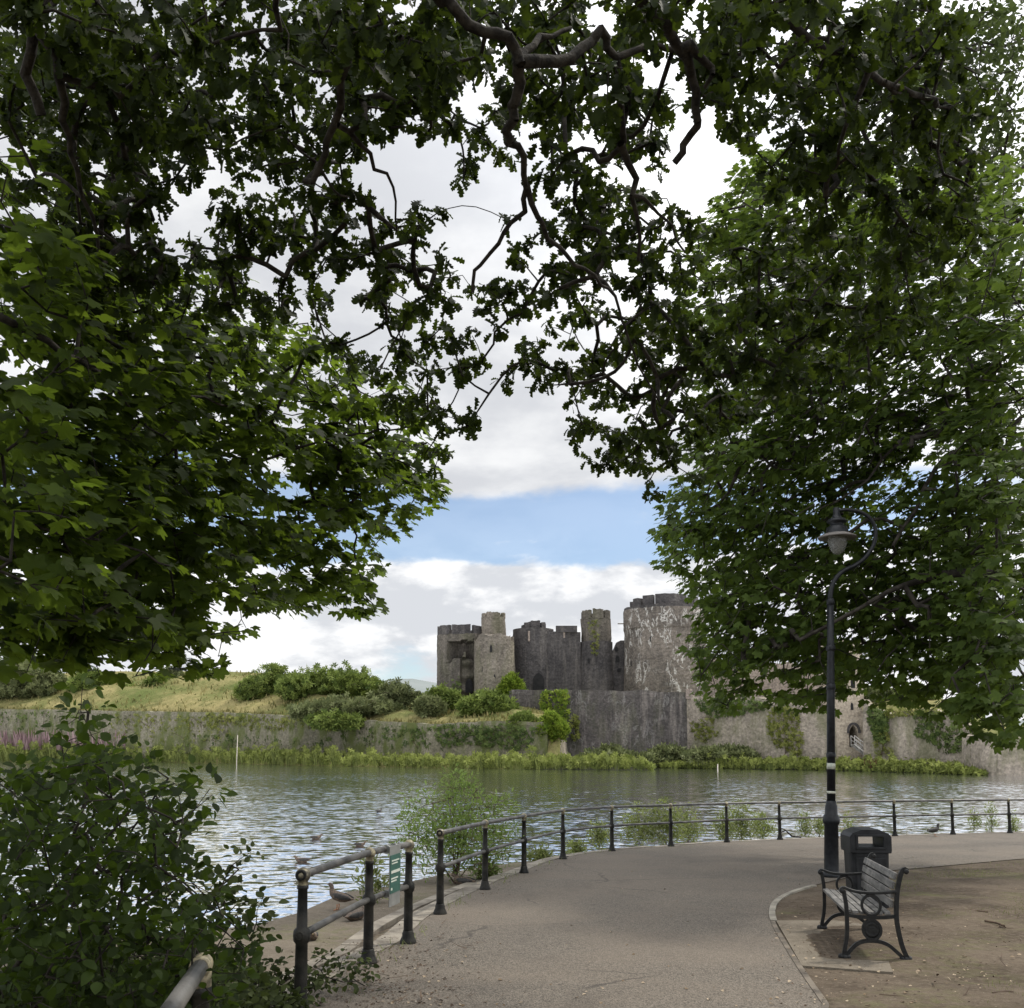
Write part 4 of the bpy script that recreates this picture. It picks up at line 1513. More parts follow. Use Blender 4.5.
# ------------------------------------------------------------------ ducks
def ell_tube(mb, sec, n=14):
    """sec: (x, z, ry, rz) sections along x in a local frame"""
    vs = []
    m = len(sec)
    for i, (x, z, ry, rzv) in enumerate(sec):
        p0, p1 = sec[max(i - 1, 0)], sec[min(i + 1, m - 1)]
        t = Vector((p1[0] - p0[0], 0, p1[1] - p0[1])).normalized()
        nn = Vector((-t.z, 0, t.x))
        for k in range(n):
            a = 2 * math.pi * k / n
            vs.append(Vector((x, 0, z)) + Vector((0, 1, 0)) * ry * math.cos(a) + nn * rzv * math.sin(a))
    fs = [(i * n + k, i * n + (k + 1) % n, (i + 1) * n + (k + 1) % n, (i + 1) * n + k) for i in range(m - 1) for k in range(n)]
    fs += [tuple(range(n)), tuple((m - 1) * n + k for k in range(n))]
    mb.add(vs, fs, True)


def duck(loc, head_deg, label, pose='stand', mat='duck_brown', s=1.0):
    root = thing('duck', label, 'duck', loc, 'ducks on the lake and its bank')
    rot = Matrix.Rotation(R(head_deg), 4, 'Z') @ Matrix.Scale(s * .80, 4)
    tilt = {'stand': R(-14), 'swim': 0, 'rest': R(-3)}[pose]
    lift = {'stand': .11, 'swim': -.06, 'rest': -.045}[pose]
    neck = {'stand': .85, 'swim': .55, 'rest': .3}[pose]

    def place(mb):
        tm = Matrix.Rotation(tilt, 4, 'Y')
        mb.v = [tuple((rot @ (Matrix.Translation((0, 0, lift)) @ (tm @ Vector(q)))) + Vector(loc)) for q in mb.v]
        return mb
    nz = lambda z: .16 + (z - .16) * neck
    mb = MB()
    ell_tube(mb, [(-.27, .145, .008, .006), (-.25, .142, .03, .012), (-.20, .132, .055, .03), (-.12, .122, .088, .065), (-.02, .115, .10, .080), (.08, .12, .095, .080), (.14, .145, .070, .065), (.170, nz(.185), .046, .046), (.182, nz(.225), .036, .038), (.192, nz(.258), .037, .038), (.212, nz(.283), .039, .036), (.240, nz(.288), .034, .030), (.258, nz(.284), .020, .018), (.262, nz(.283), .006, .006)])
    place(mb).build('body', M[mat], root)
    mb = MB()
    ell_tube(mb, [(.252, nz(.280), .014, .012), (.275, nz(.274), .015, .008), (.300, nz(.270), .016, .005), (.308, nz(.269), .006, .003)], 10)
    place(mb).build('bill', M['duck_bill'], root)
    for sg in (-1, 1):
        mb = MB()
        ell_tube(mb, [(-.23, .150, .010, .012), (-.16, .148, .018, .035), (-.05, .138, .022, .052), (.05, .135, .018, .045), (.10, .140, .006, .02)], 10)
        mb.v = [(a, b + sg * (.082 - .12 * max(0, -a - .08)), c) for a, b, c in mb.v]
        place(mb).build('wing', M['duck_dark'], root)
    if pose == 'stand':
        for sg in (-1, 1):
            mb = MB()
            mb.tube([(.0, sg * .04, .10), (.0, sg * .042, .05), (.008, sg * .042, .012)], [.010, .007, .006], 7)
            for a in (-.5, 0, .5):
                mb.tube([(.005, sg * .042, .010), (.06 * math.cos(a), sg * .042 + .06 * math.sin(a), .005)], [.006, .004], 5)
            mb.v = [tuple((rot @ Vector(q)) + Vector(loc)) for q in mb.v]
            mb.build('leg', M['duck_leg'], root)


duck(gnd(338, 910, -.16), 165, 'brown duck standing on the bank edge, head up, left of the sign', 'stand')
duck(gnd(356, 920, -.16), 60, 'brown duck resting on the bank close behind the middle post of the short railing', 'rest')
duck(gnd(313, 940, -.16), -80, 'small brown duck half hidden behind the nearest gold ball post', 'rest', s=.7)
duck(gnd(463, 885, -.16), 150, 'dark brown duck resting under the waterside shrub', 'rest', 'duck_brown', 1.15)
duck(gnd(935, 836.5, 0), 10, 'dark duck standing between two railing posts on the far path edge', 'stand', 'duck_dark')
duck(on_water(302, 862), 185, 'brown duck swimming on open water, nearest to the short railing', 'swim', s=1.0)
duck(on_water(316, 839), 10, 'pale brown duck swimming farther out, heading right', 'swim', s=.95)
duck(on_water(360, 846), 0, 'brown duck swimming beside the left edge of the waterside shrub', 'swim', s=.9)
duck(on_water(379, 812), 60, 'dark duck far out on the lake, left of the shrub top', 'swim', 'duck_dark', 1.0)

# ------------------------------------------------------------------ foliage
def tmpl_oak():
    st = [(0, .012), (.08, .03), (.15, .13), (.21, .19), (.27, .17), (.31, .10), (.37, .13), (.43, .26), (.50, .27), (.54, .16), (.59, .17), (.65, .31), (.72, .32), (.77, .20), (.81, .19), (.88, .24), (.95, .17), (1.0, .04)]
    V, Fc = [], []
    for t, w in st:
        z = -.22 * t * t
        V += [(-w, t + .05 * (w > .15), z + w * .35), (0, t, z), (w, t + .05 * (w > .15), z + w * .35)]
    for i in range(len(st) - 1):
        a = i * 3
        Fc += [(a, a + 1, a + 4, a + 3), (a + 1, a + 2, a + 5, a + 4)]
    return np.array(V, float), Fc


def tmpl_syc(simple_=False):
    h = [(0, 1.0), (8, .87), (13, .84), (19, .70), (25, .62), (32, .72), (40, .84), (45, .86), (52, .95), (58, .82), (66, .74), (78, .56), (92, .60), (108, .70), (120, .56), (148, .34), (170, .14)]
    if simple_:
        h = [(0, 1.0), (12, .82), (24, .62), (38, .80), (52, .93), (64, .74), (80, .56), (110, .64), (150, .32)]
    right = [(r * math.sin(R(a)), r * math.cos(R(a))) for a, r in h]
    left = [(-x, y) for x, y in right[1:]][::-1]
    out_ = right + left
    V = [(0, .0, 0)] + [(x, y, -.22 * (x * x + y * y) + .10 * abs(x)) for x, y in out_]
    n = len(out_)
    V = np.array(V, float)
    V[:, 1] += .12
    return V, [(0, i + 1, (i + 1) % n + 1) for i in range(n)]


def tmpl_oval(w=.36, point=.0):
    st = [(0, .02), (.12, .6), (.3, .95), (.5, 1.0), (.7, .8), (.88, .42), (1, .02)]
    V, Fc = [], []
    for t, k in st:
        z = -.18 * t * t
        V += [(-w * k, t, z + w * k * .3), (0, t, z), (w * k, t, z + w * k * .3)]
    for i in range(len(st) - 1):
        a = i * 3
        Fc += [(a, a + 1, a + 4, a + 3), (a + 1, a + 2, a + 5, a + 4)]
    return np.array(V, float), Fc


def tmpl_blade():
    V = np.array([(-.035, 0, 0), (.035, 0, 0), (.03, .5, .03), (-.03, .5, .03), (.0, 1.0, .14)], float)
    return V, [(0, 1, 2, 3), (3, 2, 4)]


def tmpl_clump():
    """a spray of six small leaflets, for far bushes"""
    V, Fc = [], []
    rr = random.Random(3)
    for k in range(6):
        a = k * 1.05 + rr.uniform(-.3, .3)
        d = np.array((math.cos(a), math.sin(a)))
        s = np.array((-d[1], d[0]))
        c = d * .42
        z = rr.uniform(-.25, .25)
        o = len(V)
        for p, zz_ in ((d * .05, 0), (c + s * .20, z), (d * .95, z * 1.3), (c - s * .20, z)):
            V.append((p[0], p[1], zz_))
        Fc.append((o, o + 1, o + 2, o + 3))
    return np.array(V, float), Fc


T_OAK, T_SYC, T_SYCS, T_OVAL, T_NARROW, T_BLADE, T_CLUMP = tmpl_oak(), tmpl_syc(), tmpl_syc(True), tmpl_oval(.36), tmpl_oval(.16), tmpl_blade(), tmpl_clump()


def norm(a):
    return a / (np.linalg.norm(a, axis=-1, keepdims=True) + 1e-9)


def leaves(name, mat, tm, P, D, N, size, parent=None, base=None, lv=None, kind=None):
    """one mesh of leaves: P positions, D tip directions, N face normals, size lengths"""
    V0, F0 = tm
    n = len(P)
    D = norm(D)
    X = norm(np.cross(D, N))
    N2 = np.cross(X, D)
    size = np.broadcast_to(np.asarray(size, float), (n,))
    wid = size * rng.uniform(.85, 1.12, n)
    V = (P[:, None, :] + X[:, None, :] * (V0[None, :, 0:1] * wid[:, None, None]) + D[:, None, :] * (V0[None, :, 1:2] * size[:, None, None]) + N2[:, None, :] * (V0[None, :, 2:3] * (size * rng.uniform(.3, 1.7, n))[:, None, None]))
    m = len(V0)
    fl = np.concatenate([np.array(f) for f in F0])
    ls = np.cumsum([0] + [len(f) for f in F0[:-1]])
    loops = (fl[None, :] + (np.arange(n) * m)[:, None]).ravel()
    starts = (ls[None, :] + (np.arange(n) * len(fl))[:, None]).ravel()
    if lv is None:
        lv = rng.uniform(0, 1, n)
    lvf = np.repeat(lv, len(F0))
    o = arr_mesh(name, V.reshape(-1, 3), loops, starts, mat, parent, base, lvf)
    if kind:
        o['kind'] = kind
    return o


def branches(paths, clusters, rtip=.004, expo=2.3, rmax=None, jit=.10, seg=.30, sag=.06):
    """grow twigs from traced limbs to every leaf cluster. paths: list of (points, radius0, radius1)"""
    nodes, par, rad = [], [], []
    for pts, r0, r1 in paths:
        pts = [np.array(p, float) for p in smooth_line(pts, seg)]
        n = len(pts)
        if nodes:
            A = np.array(nodes)
            k = int(np.argmin(((A - pts[0]) ** 2).sum(1)))
            prev = k
        else:
            prev = -1
        for i, p in enumerate(pts):
            q = p + rng.normal(0, .012, 3) * (i > 0)
            nodes.append(q)
            par.append(prev)
            rad.append(r1 + (r0 - r1) * (1 - i / max(1, n - 1)) ** 1.7)
            prev = len(nodes) - 1
    nsk = len(nodes)
    tot = nsk + len(clusters) * 14
    A = np.full((tot, 3), 1e9)
    A[:nsk] = nodes
    cnt = nsk
    dist = np.full(len(clusters), 1e9)
    for i in range(0, len(clusters), 200):
        c = clusters[i:i + 200]
        dist[i:i + 200] = np.sqrt(((c[:, None, :] - A[None, :nsk, :]) ** 2).sum(-1)).min(1)
    tips = []
    for ci in np.argsort(dist):
        c = clusters[ci]
        d2 = ((A[:cnt] - c) ** 2).sum(1)
        k = int(np.argmin(d2))
        L = math.sqrt(d2[k])
        m = max(1, min(12, int(L / seg)))
        a = A[k].copy()
        side = rng.normal(0, jit, 3) * min(L, 2.0)
        prev = k
        for j in range(1, m + 1):
            t = j / m
            p = a + (c - a) * t + side * math.sin(math.pi * t) + np.array((0, 0, sag * L * math.sin(math.pi * t)))
            A[cnt] = p
            par.append(prev)
            rad.append(0.0)
            prev = cnt
            cnt += 1
        tips.append(prev)
    par = np.array(par)
    acc = np.zeros(cnt)
    for t in tips:
        acc[t] += rtip ** expo
    for i in range(cnt - 1, -1, -1):
        if par[i] >= 0:
            acc[par[i]] += acc[i]
    r = np.maximum(acc, 1e-12) ** (1 / expo)
    r = np.maximum(r, rtip * .8)
    r[:nsk] = np.maximum(np.array(rad[:nsk]), 0.004)
    if rmax:
        r[nsk:] = np.minimum(r[nsk:], rmax)
    P = A[:cnt]
    e = np.where(par >= 0)[0]
    a, b = P[par[e]], P[e]
    ra, rb_ = np.minimum(r[par[e]], r[e] * 1.6), r[e]
    return a, b, ra, rb_


def limb_mesh(name, mat, segs, parent, base, n=6):
    a, b, ra, rb_ = segs
    d = norm(b - a)
    ref = np.where(np.abs(d[:, 2:3]) > .9, np.array([[1.0, 0, 0]]), np.array([[0, 0, 1.0]]))
    x = norm(np.cross(d, ref))
    y = np.cross(d, x)
    an = np.arange(n) * 2 * math.pi / n
    ring = x[:, None, :] * np.cos(an)[None, :, None] + y[:, None, :] * np.sin(an)[None, :, None]
    a2 = a - d * (ra * .35)[:, None]
    b2 = b + d * (rb_ * .35)[:, None]
    V = np.concatenate([a2[:, None, :] + ring * ra[:, None, None], b2[:, None, :] + ring * rb_[:, None, None]], 1)
    k = np.arange(n)
    q = np.stack([k, (k + 1) % n, n + (k + 1) % n, n + k], -1)
    loops = (q[None] + (np.arange(len(a)) * 2 * n)[:, None, None]).ravel()
    starts = np.arange(len(a) * n) * 4
    return arr_mesh(name, V.reshape(-1, 3), loops, starts, mat, parent, base, None, True)


def spread(P, per, rad, flat=1.0):
    """leaf positions round cluster centres"""
    n = len(P)
    off = rng.normal(0, 1, (n, per, 3))
    off = norm(off) * (rng.uniform(0.15, 1, (n, per, 1)) ** .6) * rad
    off[..., 2] *= flat
    return (P[:, None, :] + off).reshape(-1, 3), off.reshape(-1, 3)


def sample(rows, row0, per, depth, cell=32, col0=0):
    """density map of a crown (digits per 32 px cell) -> points spread through its real depth"""
    pts = []
    for r, line in enumerate(rows):
        for c, ch in enumerate(line.replace(' ', '')):
            if ch in '.0':
                continue
            lam = int(ch) * per
            k = int(lam) + (rng.random() < lam - int(lam))
            for _ in range(k):
                px = (col0 + c + rng.random()) * cell
                py = (row0 + r + rng.random()) * cell
                pts.append(at(px, py, depth(px, py)))
    return np.array(pts)


def project(P):
    d = P - np.array((0, 0, EYE))
    w = d @ FW
    return CX + F * d[:, 0] / w, PYC - F * (d @ UP) / w


def shaped(P, rows, row0, col0=0, thr=1.1, cell=32):
    """prune leaves that grew out of the crown's own outline (bilinear look-up in its density map)"""
    G = np.array([[0 if c == '.' else int(c) for c in r.replace(' ', '')] for r in rows], float)
    G = np.pad(G, 1, mode='constant')
    G[0, :] = G[1, :] if row0 == 0 else 0
    if col0 == 0:
        G[:, 0] = G[:, 1]
    px, py = project(P)
    gx = px / cell - col0 + .5
    gy = py / cell - row0 + .5
    edge = gx > G.shape[1] - 1.01
    gx = np.clip(gx, 0, G.shape[1] - 1.001)
    gy = np.clip(gy, 0, G.shape[0] - 1.001)
    i, j = gy.astype(int), gx.astype(int)
    fy, fx = gy - i, gx - j
    v = G[i, j] * (1 - fx) * (1 - fy) + G[i, j + 1] * fx * (1 - fy) + G[i + 1, j] * (1 - fx) * fy + G[i + 1, j + 1] * fx * fy
    return (v > thr + rng.normal(0, .35, len(P))) | edge


def sprays(P, k, rad, flat, axis=None, droop=0.0):
    """each bough tip becomes k twig ends in a flattened blob, tilted down along its outward axis"""
    n = len(P)
    o = norm(rng.normal(0, 1, (n, k, 3))) * (rng.uniform(.1, 1, (n, k, 1)) ** .5) * rad
    o[..., 2] *= flat
    if axis is not None:
        ax = axis(P) if callable(axis) else np.tile(np.array(axis, float), (n, 1))
        o[..., 2] -= droop * (o * ax[:, None, :]).sum(-1)
    return (P[:, None, :] + o).reshape(-1, 3)


def rand_up(n, tilt):
    v = rng.normal(0, tilt, (n, 3))
    v[:, 2] = 1.0
    return norm(v)


# ---- overhead oak -------------------------------------------------------------
OAK = ["78777786666667767565777754566410",
       "67898764556477775456577666656520",
       "68999886777677754455335666666530",
       "68999986666636743456402666666530",
       "58888874543200133456300366666630",
       "47788214433110222455400045666630",
       "36898016433303112454410035666630",
       "16887067543443014444532145566520",
       "13899677534343104555664445565410",
       "01797377443444444456665454564200",
       "00293163213335644424765555553100",
       "00000000002455565367876665530000",
       "00000000000045310068876253000000",
       "00000000000016200058853000000000",
       "00000000000002000026850000000000",
       "00000000000000000000300000000000"]
KS = 0.255


def oak_depth(px, py):
    return max(4.2, 4.9 + 4.2 * py / 450 + rng.uniform(-.35, 2.3))


def oak():
    base = (1.2, -4.5, gz(-4.5) - .1)
    root = thing('oak_tree', 'dark oak whose crooked boughs hang across the top of the view', 'tree', base)
    cl = sprays(sample(OAK, 0, KS, oak_depth), 4, .27, .8)
    t = lambda px, py, Y: at(px, py, Y)
    paths = [([(1.2, -4.5, -.1), (1.15, -4.45, 2.2), (1.0, -4.2, 4.2), (.6, -3.2, 5.8), (.2, -1.2, 6.9), (-.1, 1.0, 6.9), t(430, -90, 4.5), t(455, 5, 4.9), t(485, 30, 5.0), t(508, 34, 5.0), t(519, 60, 5.1)], .36, .030),
             ([(1.0, -4.2, 4.2), (-1.0, -3.0, 5.8), (-2.6, -.5, 6.6), (-3.0, 2.0, 6.4), t(60, -90, 5.0), t(32, 20, 5.2), t(30, 80, 5.4), t(40, 110, 5.5)], .22, .03),
             ([(1.0, -4.2, 4.2), (2.2, -2.6, 5.6), (3.0, -.2, 6.5), (2.4, 2.2, 6.3), t(760, -80, 4.6), t(790, 22, 5.2), t(850, 60, 5.6), t(885, 82, 5.9), t(940, 105, 6.3)], .22, .02),
             ([t(430, -90, 4.5), t(560, -70, 4.5), t(640, -5, 4.8), t(660, 22, 5), t(680, 50, 5.2), t(692, 78, 5.4), t(696, 108, 5.5), t(696, 128, 5.6), t(686, 146, 5.7), t(679, 158, 5.7)], .062, .021),
             ([t(690, 45, 5.2), t(706, 62, 5.3), t(712, 72, 5.3), t(704, 85, 5.4)], .03, .012),
             ([t(519, 62, 5.1), t(545, 62, 5.2), t(570, 58, 5.3), t(590, 43, 5.4), t(602, 33, 5.4), t(612, 48, 5.5), t(619, 74, 5.6), t(624, 110, 5.8), t(622, 140, 5.9), t(612, 155, 6.0), t(600, 162, 6.0)], .038, .018),
             ([t(621, 145, 5.9), t(632, 180, 6.1), t(638, 215, 6.3), t(640, 260, 6.5)], .028, .012),
             ([t(519, 62, 5.1), t(521, 85, 5.2), t(514, 108, 5.3), t(505, 130, 5.4), t(511, 145, 5.5), t(524, 156, 5.6), t(528, 185, 5.8), t(521, 213, 6.0), t(505, 232, 6.2), t(490, 255, 6.4), t(476, 275, 6.5), t(471, 292, 6.6)], .036, .012),
             ([t(519, 60, 5.1), t(532, 44, 5.2), t(553, 35, 5.3), t(572, 30, 5.4)], .03, .012),
             ([t(527, 185, 5.8), t(548, 238, 6.2), t(575, 262, 6.5), t(602, 280, 6.8), t(622, 318, 7.2), t(638, 365, 7.6), t(658, 402, 7.9)], .020, .008),
             ([t(632, 195, 6.1), t(655, 205, 6.2), t(670, 225, 6.3), t(684, 250, 6.5)], .016, .007),
             ([t(430, -90, 4.5), t(370, -50, 4.8), t(352, 28, 5.2), t(345, 60, 5.4), t(340, 105, 5.6), t(326, 138, 5.8), t(320, 168, 5.9), t(305, 182, 6.0)], .05, .02),
             ([t(338, 125, 5.7), t(358, 143, 5.9), t(376, 168, 6.1), t(394, 188, 6.3), t(395, 232, 6.7)], .020, .007),
             ([t(320, 168, 5.9), t(335, 190, 6.1), t(350, 198, 6.2)], .012, .006),
             ([t(280, -60, 4.8), t(277, 8, 5.1), t(281, 30, 5.2)], .03, .014),
             ([t(32, 20, 5.2), t(58, 60, 5.3), t(62, 118, 5.6), t(76, 168, 5.9), t(92, 215, 6.2), t(102, 262, 6.5)], .034, .012),
             ([t(845, 128, 5.9), t(836, 165, 6.2), t(828, 178, 6.3)], .014, .008),
             ([t(885, 82, 5.9), t(905, 96, 6.1), t(942, 106, 6.4)], .018, .008)]
    # the stub at (679,158) and the hooked bough keep clear of leaves
    cl = cl[shaped(cl, OAK, 0, thr=1.6)]
    segs = branches(paths, cl, rtip=.0036, rmax=.020, jit=.09, seg=.11, sag=.09)
    limb_mesh('trunk', M['bark'], segs, root, base, 7)
    per = 13
    P, off = spread(cl, per, .088, .8)
    n = len(P)
    D = norm(off + rng.normal(0, .05, (n, 3)) + np.array((0, 0, -.05)))
    kp = shaped(P, OAK, 0, thr=1.2)
    N = norm(rng.normal(0, .55, (n, 3)) + np.array((0, -.75, .55)))
    lv = np.repeat(rng.uniform(0, 1, len(cl)), per) * .6 + rng.uniform(0, .4, n)
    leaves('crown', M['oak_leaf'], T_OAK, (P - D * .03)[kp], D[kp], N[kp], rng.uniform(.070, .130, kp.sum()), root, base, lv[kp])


oak()

# ---- sycamore on the left -------------------------------------------------------
SYL = ["11100000 00000000",
       "32110000 00000000",
       "32211000 00000000",
       "43221100 00000000",
       "54332221 00000000",
       "66534332 00000000",
       "65556566 63000000",
       "45555667 77510000",
       "54545566 77774000",
       "55455666 77775100",
       "65666667 77777300",
       "66666777 77777300",
       "77777777 77652000",
       "77777776 66640000",
       "77777744 45650000",
       "77777653 00110000",
       "52244430 00000000",
       "00000010 00000000"]


def left_sycamore():
    base = (-9.5, 4.2, -.25)
    root = thing('sycamore_tree', 'big leaved sycamore reaching in from the left over the water', 'tree', base)
    dep = lambda px, py: 5.6 + 6.0 * px / 430 + rng.uniform(-.5, 2.1)
    cl = sprays(sample(SYL, 4, .38, dep), 5, .46, .16, (.6, .5, 0), .35)
    t = at
    paths = [([base, (-9.4, 4.3, 1.5), (-8.9, 4.6, 3.2), (-7.6, 5.0, 4.6), t(-160, 250, 5.4), t(-40, 300, 5.6), t(30, 332, 6), t(65, 354, 6.3), t(102, 371, 6.8), t(160, 386, 7.4), t(245, 410, 8.4)], .24, .010),
             ([(-9.4, 4.3, 1.5), (-8.4, 4.5, 2.5), (-6.5, 5.0, 3.2), t(-60, 505, 5.6), t(0, 517, 5.8), t(60, 531, 6.2), t(130, 547, 7), t(172, 566, 7.5)], .10, .008),
             ([(-6.5, 5.0, 3.2), t(-50, 540, 5.4), t(0, 570, 5.5), t(50, 600, 5.8), t(85, 622, 6.2)], .05, .008),
             ([(-7.6, 5.0, 4.6), (-6.4, 6.2, 4.3), t(60, 520, 8.0), t(165, 500, 8.6), t(250, 466, 9.3), t(325, 440, 10), t(400, 428, 10.8)], .08, .010),
             ([t(102, 371, 6.8), t(150, 430, 7.4), t(172, 430, 7.6)], .014, .006)]
    cl = cl[shaped(cl, SYL, 4, thr=1.3)]
    segs = branches(paths, cl, rtip=.003, rmax=.018, jit=.08, seg=.16, sag=.05)
    limb_mesh('trunk', M['bark'], segs, root, base, 7)
    per = 8
    P, off = spread(cl, per, .20, .30)
    n = len(P)
    out_ = np.tile(np.array((.55, .55, -.30)), (n, 1))
    D = norm(norm(off) * .7 + out_ + rng.normal(0, .25, (n, 3)))
    N = norm(rng.normal(0, .24, (n, 3)) + np.array((.05, -.45, .9)))
    sz = rng.uniform(.068, .118, n)
    kp = shaped(P, SYL, 4, thr=.9) & shaped(P + D * sz[:, None], SYL, 4, thr=.7)
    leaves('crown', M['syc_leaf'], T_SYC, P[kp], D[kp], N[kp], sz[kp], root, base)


left_sycamore()

# ---- sycamore on the right ------------------------------------------------------
SYR = ["1110000000",      # rows start at 4, columns at 22
       "0455432233",
       "2555543333",
       "5666665444",
       "6666665434",
       "5555555455",
       "6666666666",
       "6777777777",
       "6777776666",
       "7777756666",
       "7776653444",
       "7766543566",
       "7766667777",
       "7777656777",
       "7777777566",
       "7777777777",
       "7777777777",
       "5345353677",
       "0002000245",
       "0000000001"]
SYR21 = {7: 1, 8: 2, 9: 2, 10: 2, 11: 1, 12: 1, 13: 1, 14: 3, 15: 4, 16: 6, 17: 5, 18: 1, 19: 1, 20: 1, 21: 0}


def right_sycamore():
    base = (15.5, 19.5, gz(19.5) - .1)
    root = thing('sycamore_tree', 'large broad sycamore spreading from the right behind the street lamp', 'tree', base)
    dep = lambda px, py: max(16.4, 18.6 - 2.0 * (px - 700) / 324 + rng.uniform(-1.2, 5.0)) if px < 900 else 16.8 - 2.0 * (px - 900) / 124 + rng.uniform(-1.2, 5.0)
    rows = [str(SYR21.get(4 + i, 0)) + r for i, r in enumerate(SYR)]
    cl = sample(rows, 4, .85, dep, col0=21)
    ex = sample(["2", "2"], 16, .8, lambda a, b: 17 + rng.uniform(0, 2), col0=20)
    radial = lambda q: norm((q - np.array((15.5, 19.5, 5.0))) * np.array((1, 1, 0)))
    cl = sprays(np.concatenate([cl, ex]), 6, .85, .16, radial, .5)
    lvs = np.repeat(rng.uniform(0, 1, len(cl) // 6), 6)
    rows2 = [('1' if r in (12, 13) else '0') + q for r, q in enumerate(rows)]
    kc = shaped(cl, rows2, 4, 20, thr=1.3) & ~((cl[:, 1] < 17.2) & (cl[:, 0] > 4.2) & (cl[:, 0] < 7.0))
    cl, lvs = cl[kc], lvs[kc]
    t = at
    paths = [([base, (15.4, 19.4, 1.6), (15.2, 19.2, 3.0), t(1130, 590, 18.5), t(1075, 580, 18), t(1010, 575, 17.5), t(960, 572, 17.2), t(920, 581, 17), t(888, 592, 16.9), t(860, 608, 16.8), t(800, 640, 17.2)], .42, .03),
             ([(15.2, 19.2, 3.0), (15.0, 19.3, 6.0), t(1150, 400, 19), t(1060, 430, 18.6), t(1012, 455, 18), t(960, 450, 17.8), t(935, 470, 17.6), t(915, 510, 17.4), t(893, 545, 17.2)], .30, .03),
             ([(15.0, 19.3, 6.0), (14.8, 19.4, 8.5), t(1080, 300, 20), t(1010, 302, 19.6), t(975, 288, 19.4)], .22, .09),
             ([t(1010, 302, 19.6), t(955, 315, 19.2), t(900, 335, 19), t(840, 390, 18.6), t(770, 465, 18.2)], .09, .02),
             ([t(1012, 455, 18), t(950, 430, 18), t(900, 440, 18), t(868, 480, 17.8), t(838, 500, 17.6)], .05, .018),
             ([(14.8, 19.4, 8.5), (14.5, 19.6, 11.5), t(900, 200, 20), t(800, 180, 19.6)], .16, .02)]
    segs = branches(paths, cl, rtip=.005, rmax=.06, jit=.10, seg=.5, sag=.05)
    limb_mesh('trunk', M['bark_far'], segs, root, base, 7)
    per = 9
    P, off = spread(cl, per, .30, .28)
    n = len(P)
    rad = norm(P - np.array((15.5, 19.5, 5.0)))
    D = norm(norm(off) * .6 + rad * .6 + np.array((0, 0, -.45)) + rng.normal(0, .2, (n, 3)))
    N = norm(rng.normal(0, .32, (n, 3)) + rad * .35 + np.array((0, -.12, .9)))
    lv = np.repeat(lvs, per) * .5 + rng.uniform(0, .5, n)
    kp = shaped(P, rows2, 4, 20, thr=.9)
    # the crown stays clear of the lamp in front of it
    kp &= ~((P[:, 1] < 17.2) & (P[:, 0] > 4.2) & (P[:, 0] < 7.0) & (P[:, 2] > 1.5))
    leaves('crown', M['syc_leaf2'], T_SYCS, P[kp], D[kp], N[kp], rng.uniform(.085, .150, kp.sum()), root, base, lv[kp])


right_sycamore()


# ---- pale lichen tree behind, top right -------------------------------------------
def back_tree():
    base = (21.5, 30, gz(30) - .3)
    root = thing('oak_tree', 'pale thin leaved tree at the upper right, behind the broad sycamore', 'tree', base)
    cl = sample(["0012233", "0012345", "0023444", "0122333", "0123333", "0122333", "0112223", "0000122", "0000111"], 0, 1.6, lambda a, b: 28 + rng.uniform(-1.5, 4), col0=25)
    t = at
    paths = [([base, (21.4, 30, 4), (21, 30, 8), t(1130, 320, 29.5), t(1060, 290, 29.5), t(1000, 285, 29), t(968, 260, 29)], .45, .06),
             ([(21, 30, 8), (20.5, 30, 13), t(1080, 150, 30), t(1020, 170, 29.5), t(975, 205, 29), t(930, 240, 29)], .25, .04),
             ([(20.5, 30, 13), t(1070, 60, 30), t(1010, 45, 30), t(960, 50, 30), t(915, 40, 30)], .2, .03),
             ([t(1130, 320, 29.5), t(1050, 240, 30), t(1000, 215, 30), t(960, 235, 29), t(900, 260, 29)], .12, .03)]
    segs = branches(paths, cl, rtip=.010, rmax=.07, jit=.14, seg=.6)
    limb_mesh('trunk', M['bark_far'], segs, root, base, 6)
    P, off = spread(cl, 36, .75, .7)
    n = len(P)
    leaves('crown', M['pale_leaf'], T_OVAL, P, norm(off + rng.normal(0, .2, (n, 3))), rand_up(n, .8), rng.uniform(.13, .24, n), root, base)


back_tree()


# ---- dogwood shrub in the left foreground ---------------------------------------------
SHR = ["002000000", "013100000", "013320000", "677543200", "665444100", "655455110", "665554100", "666655300", "666665430", "666665420", "666665400"]


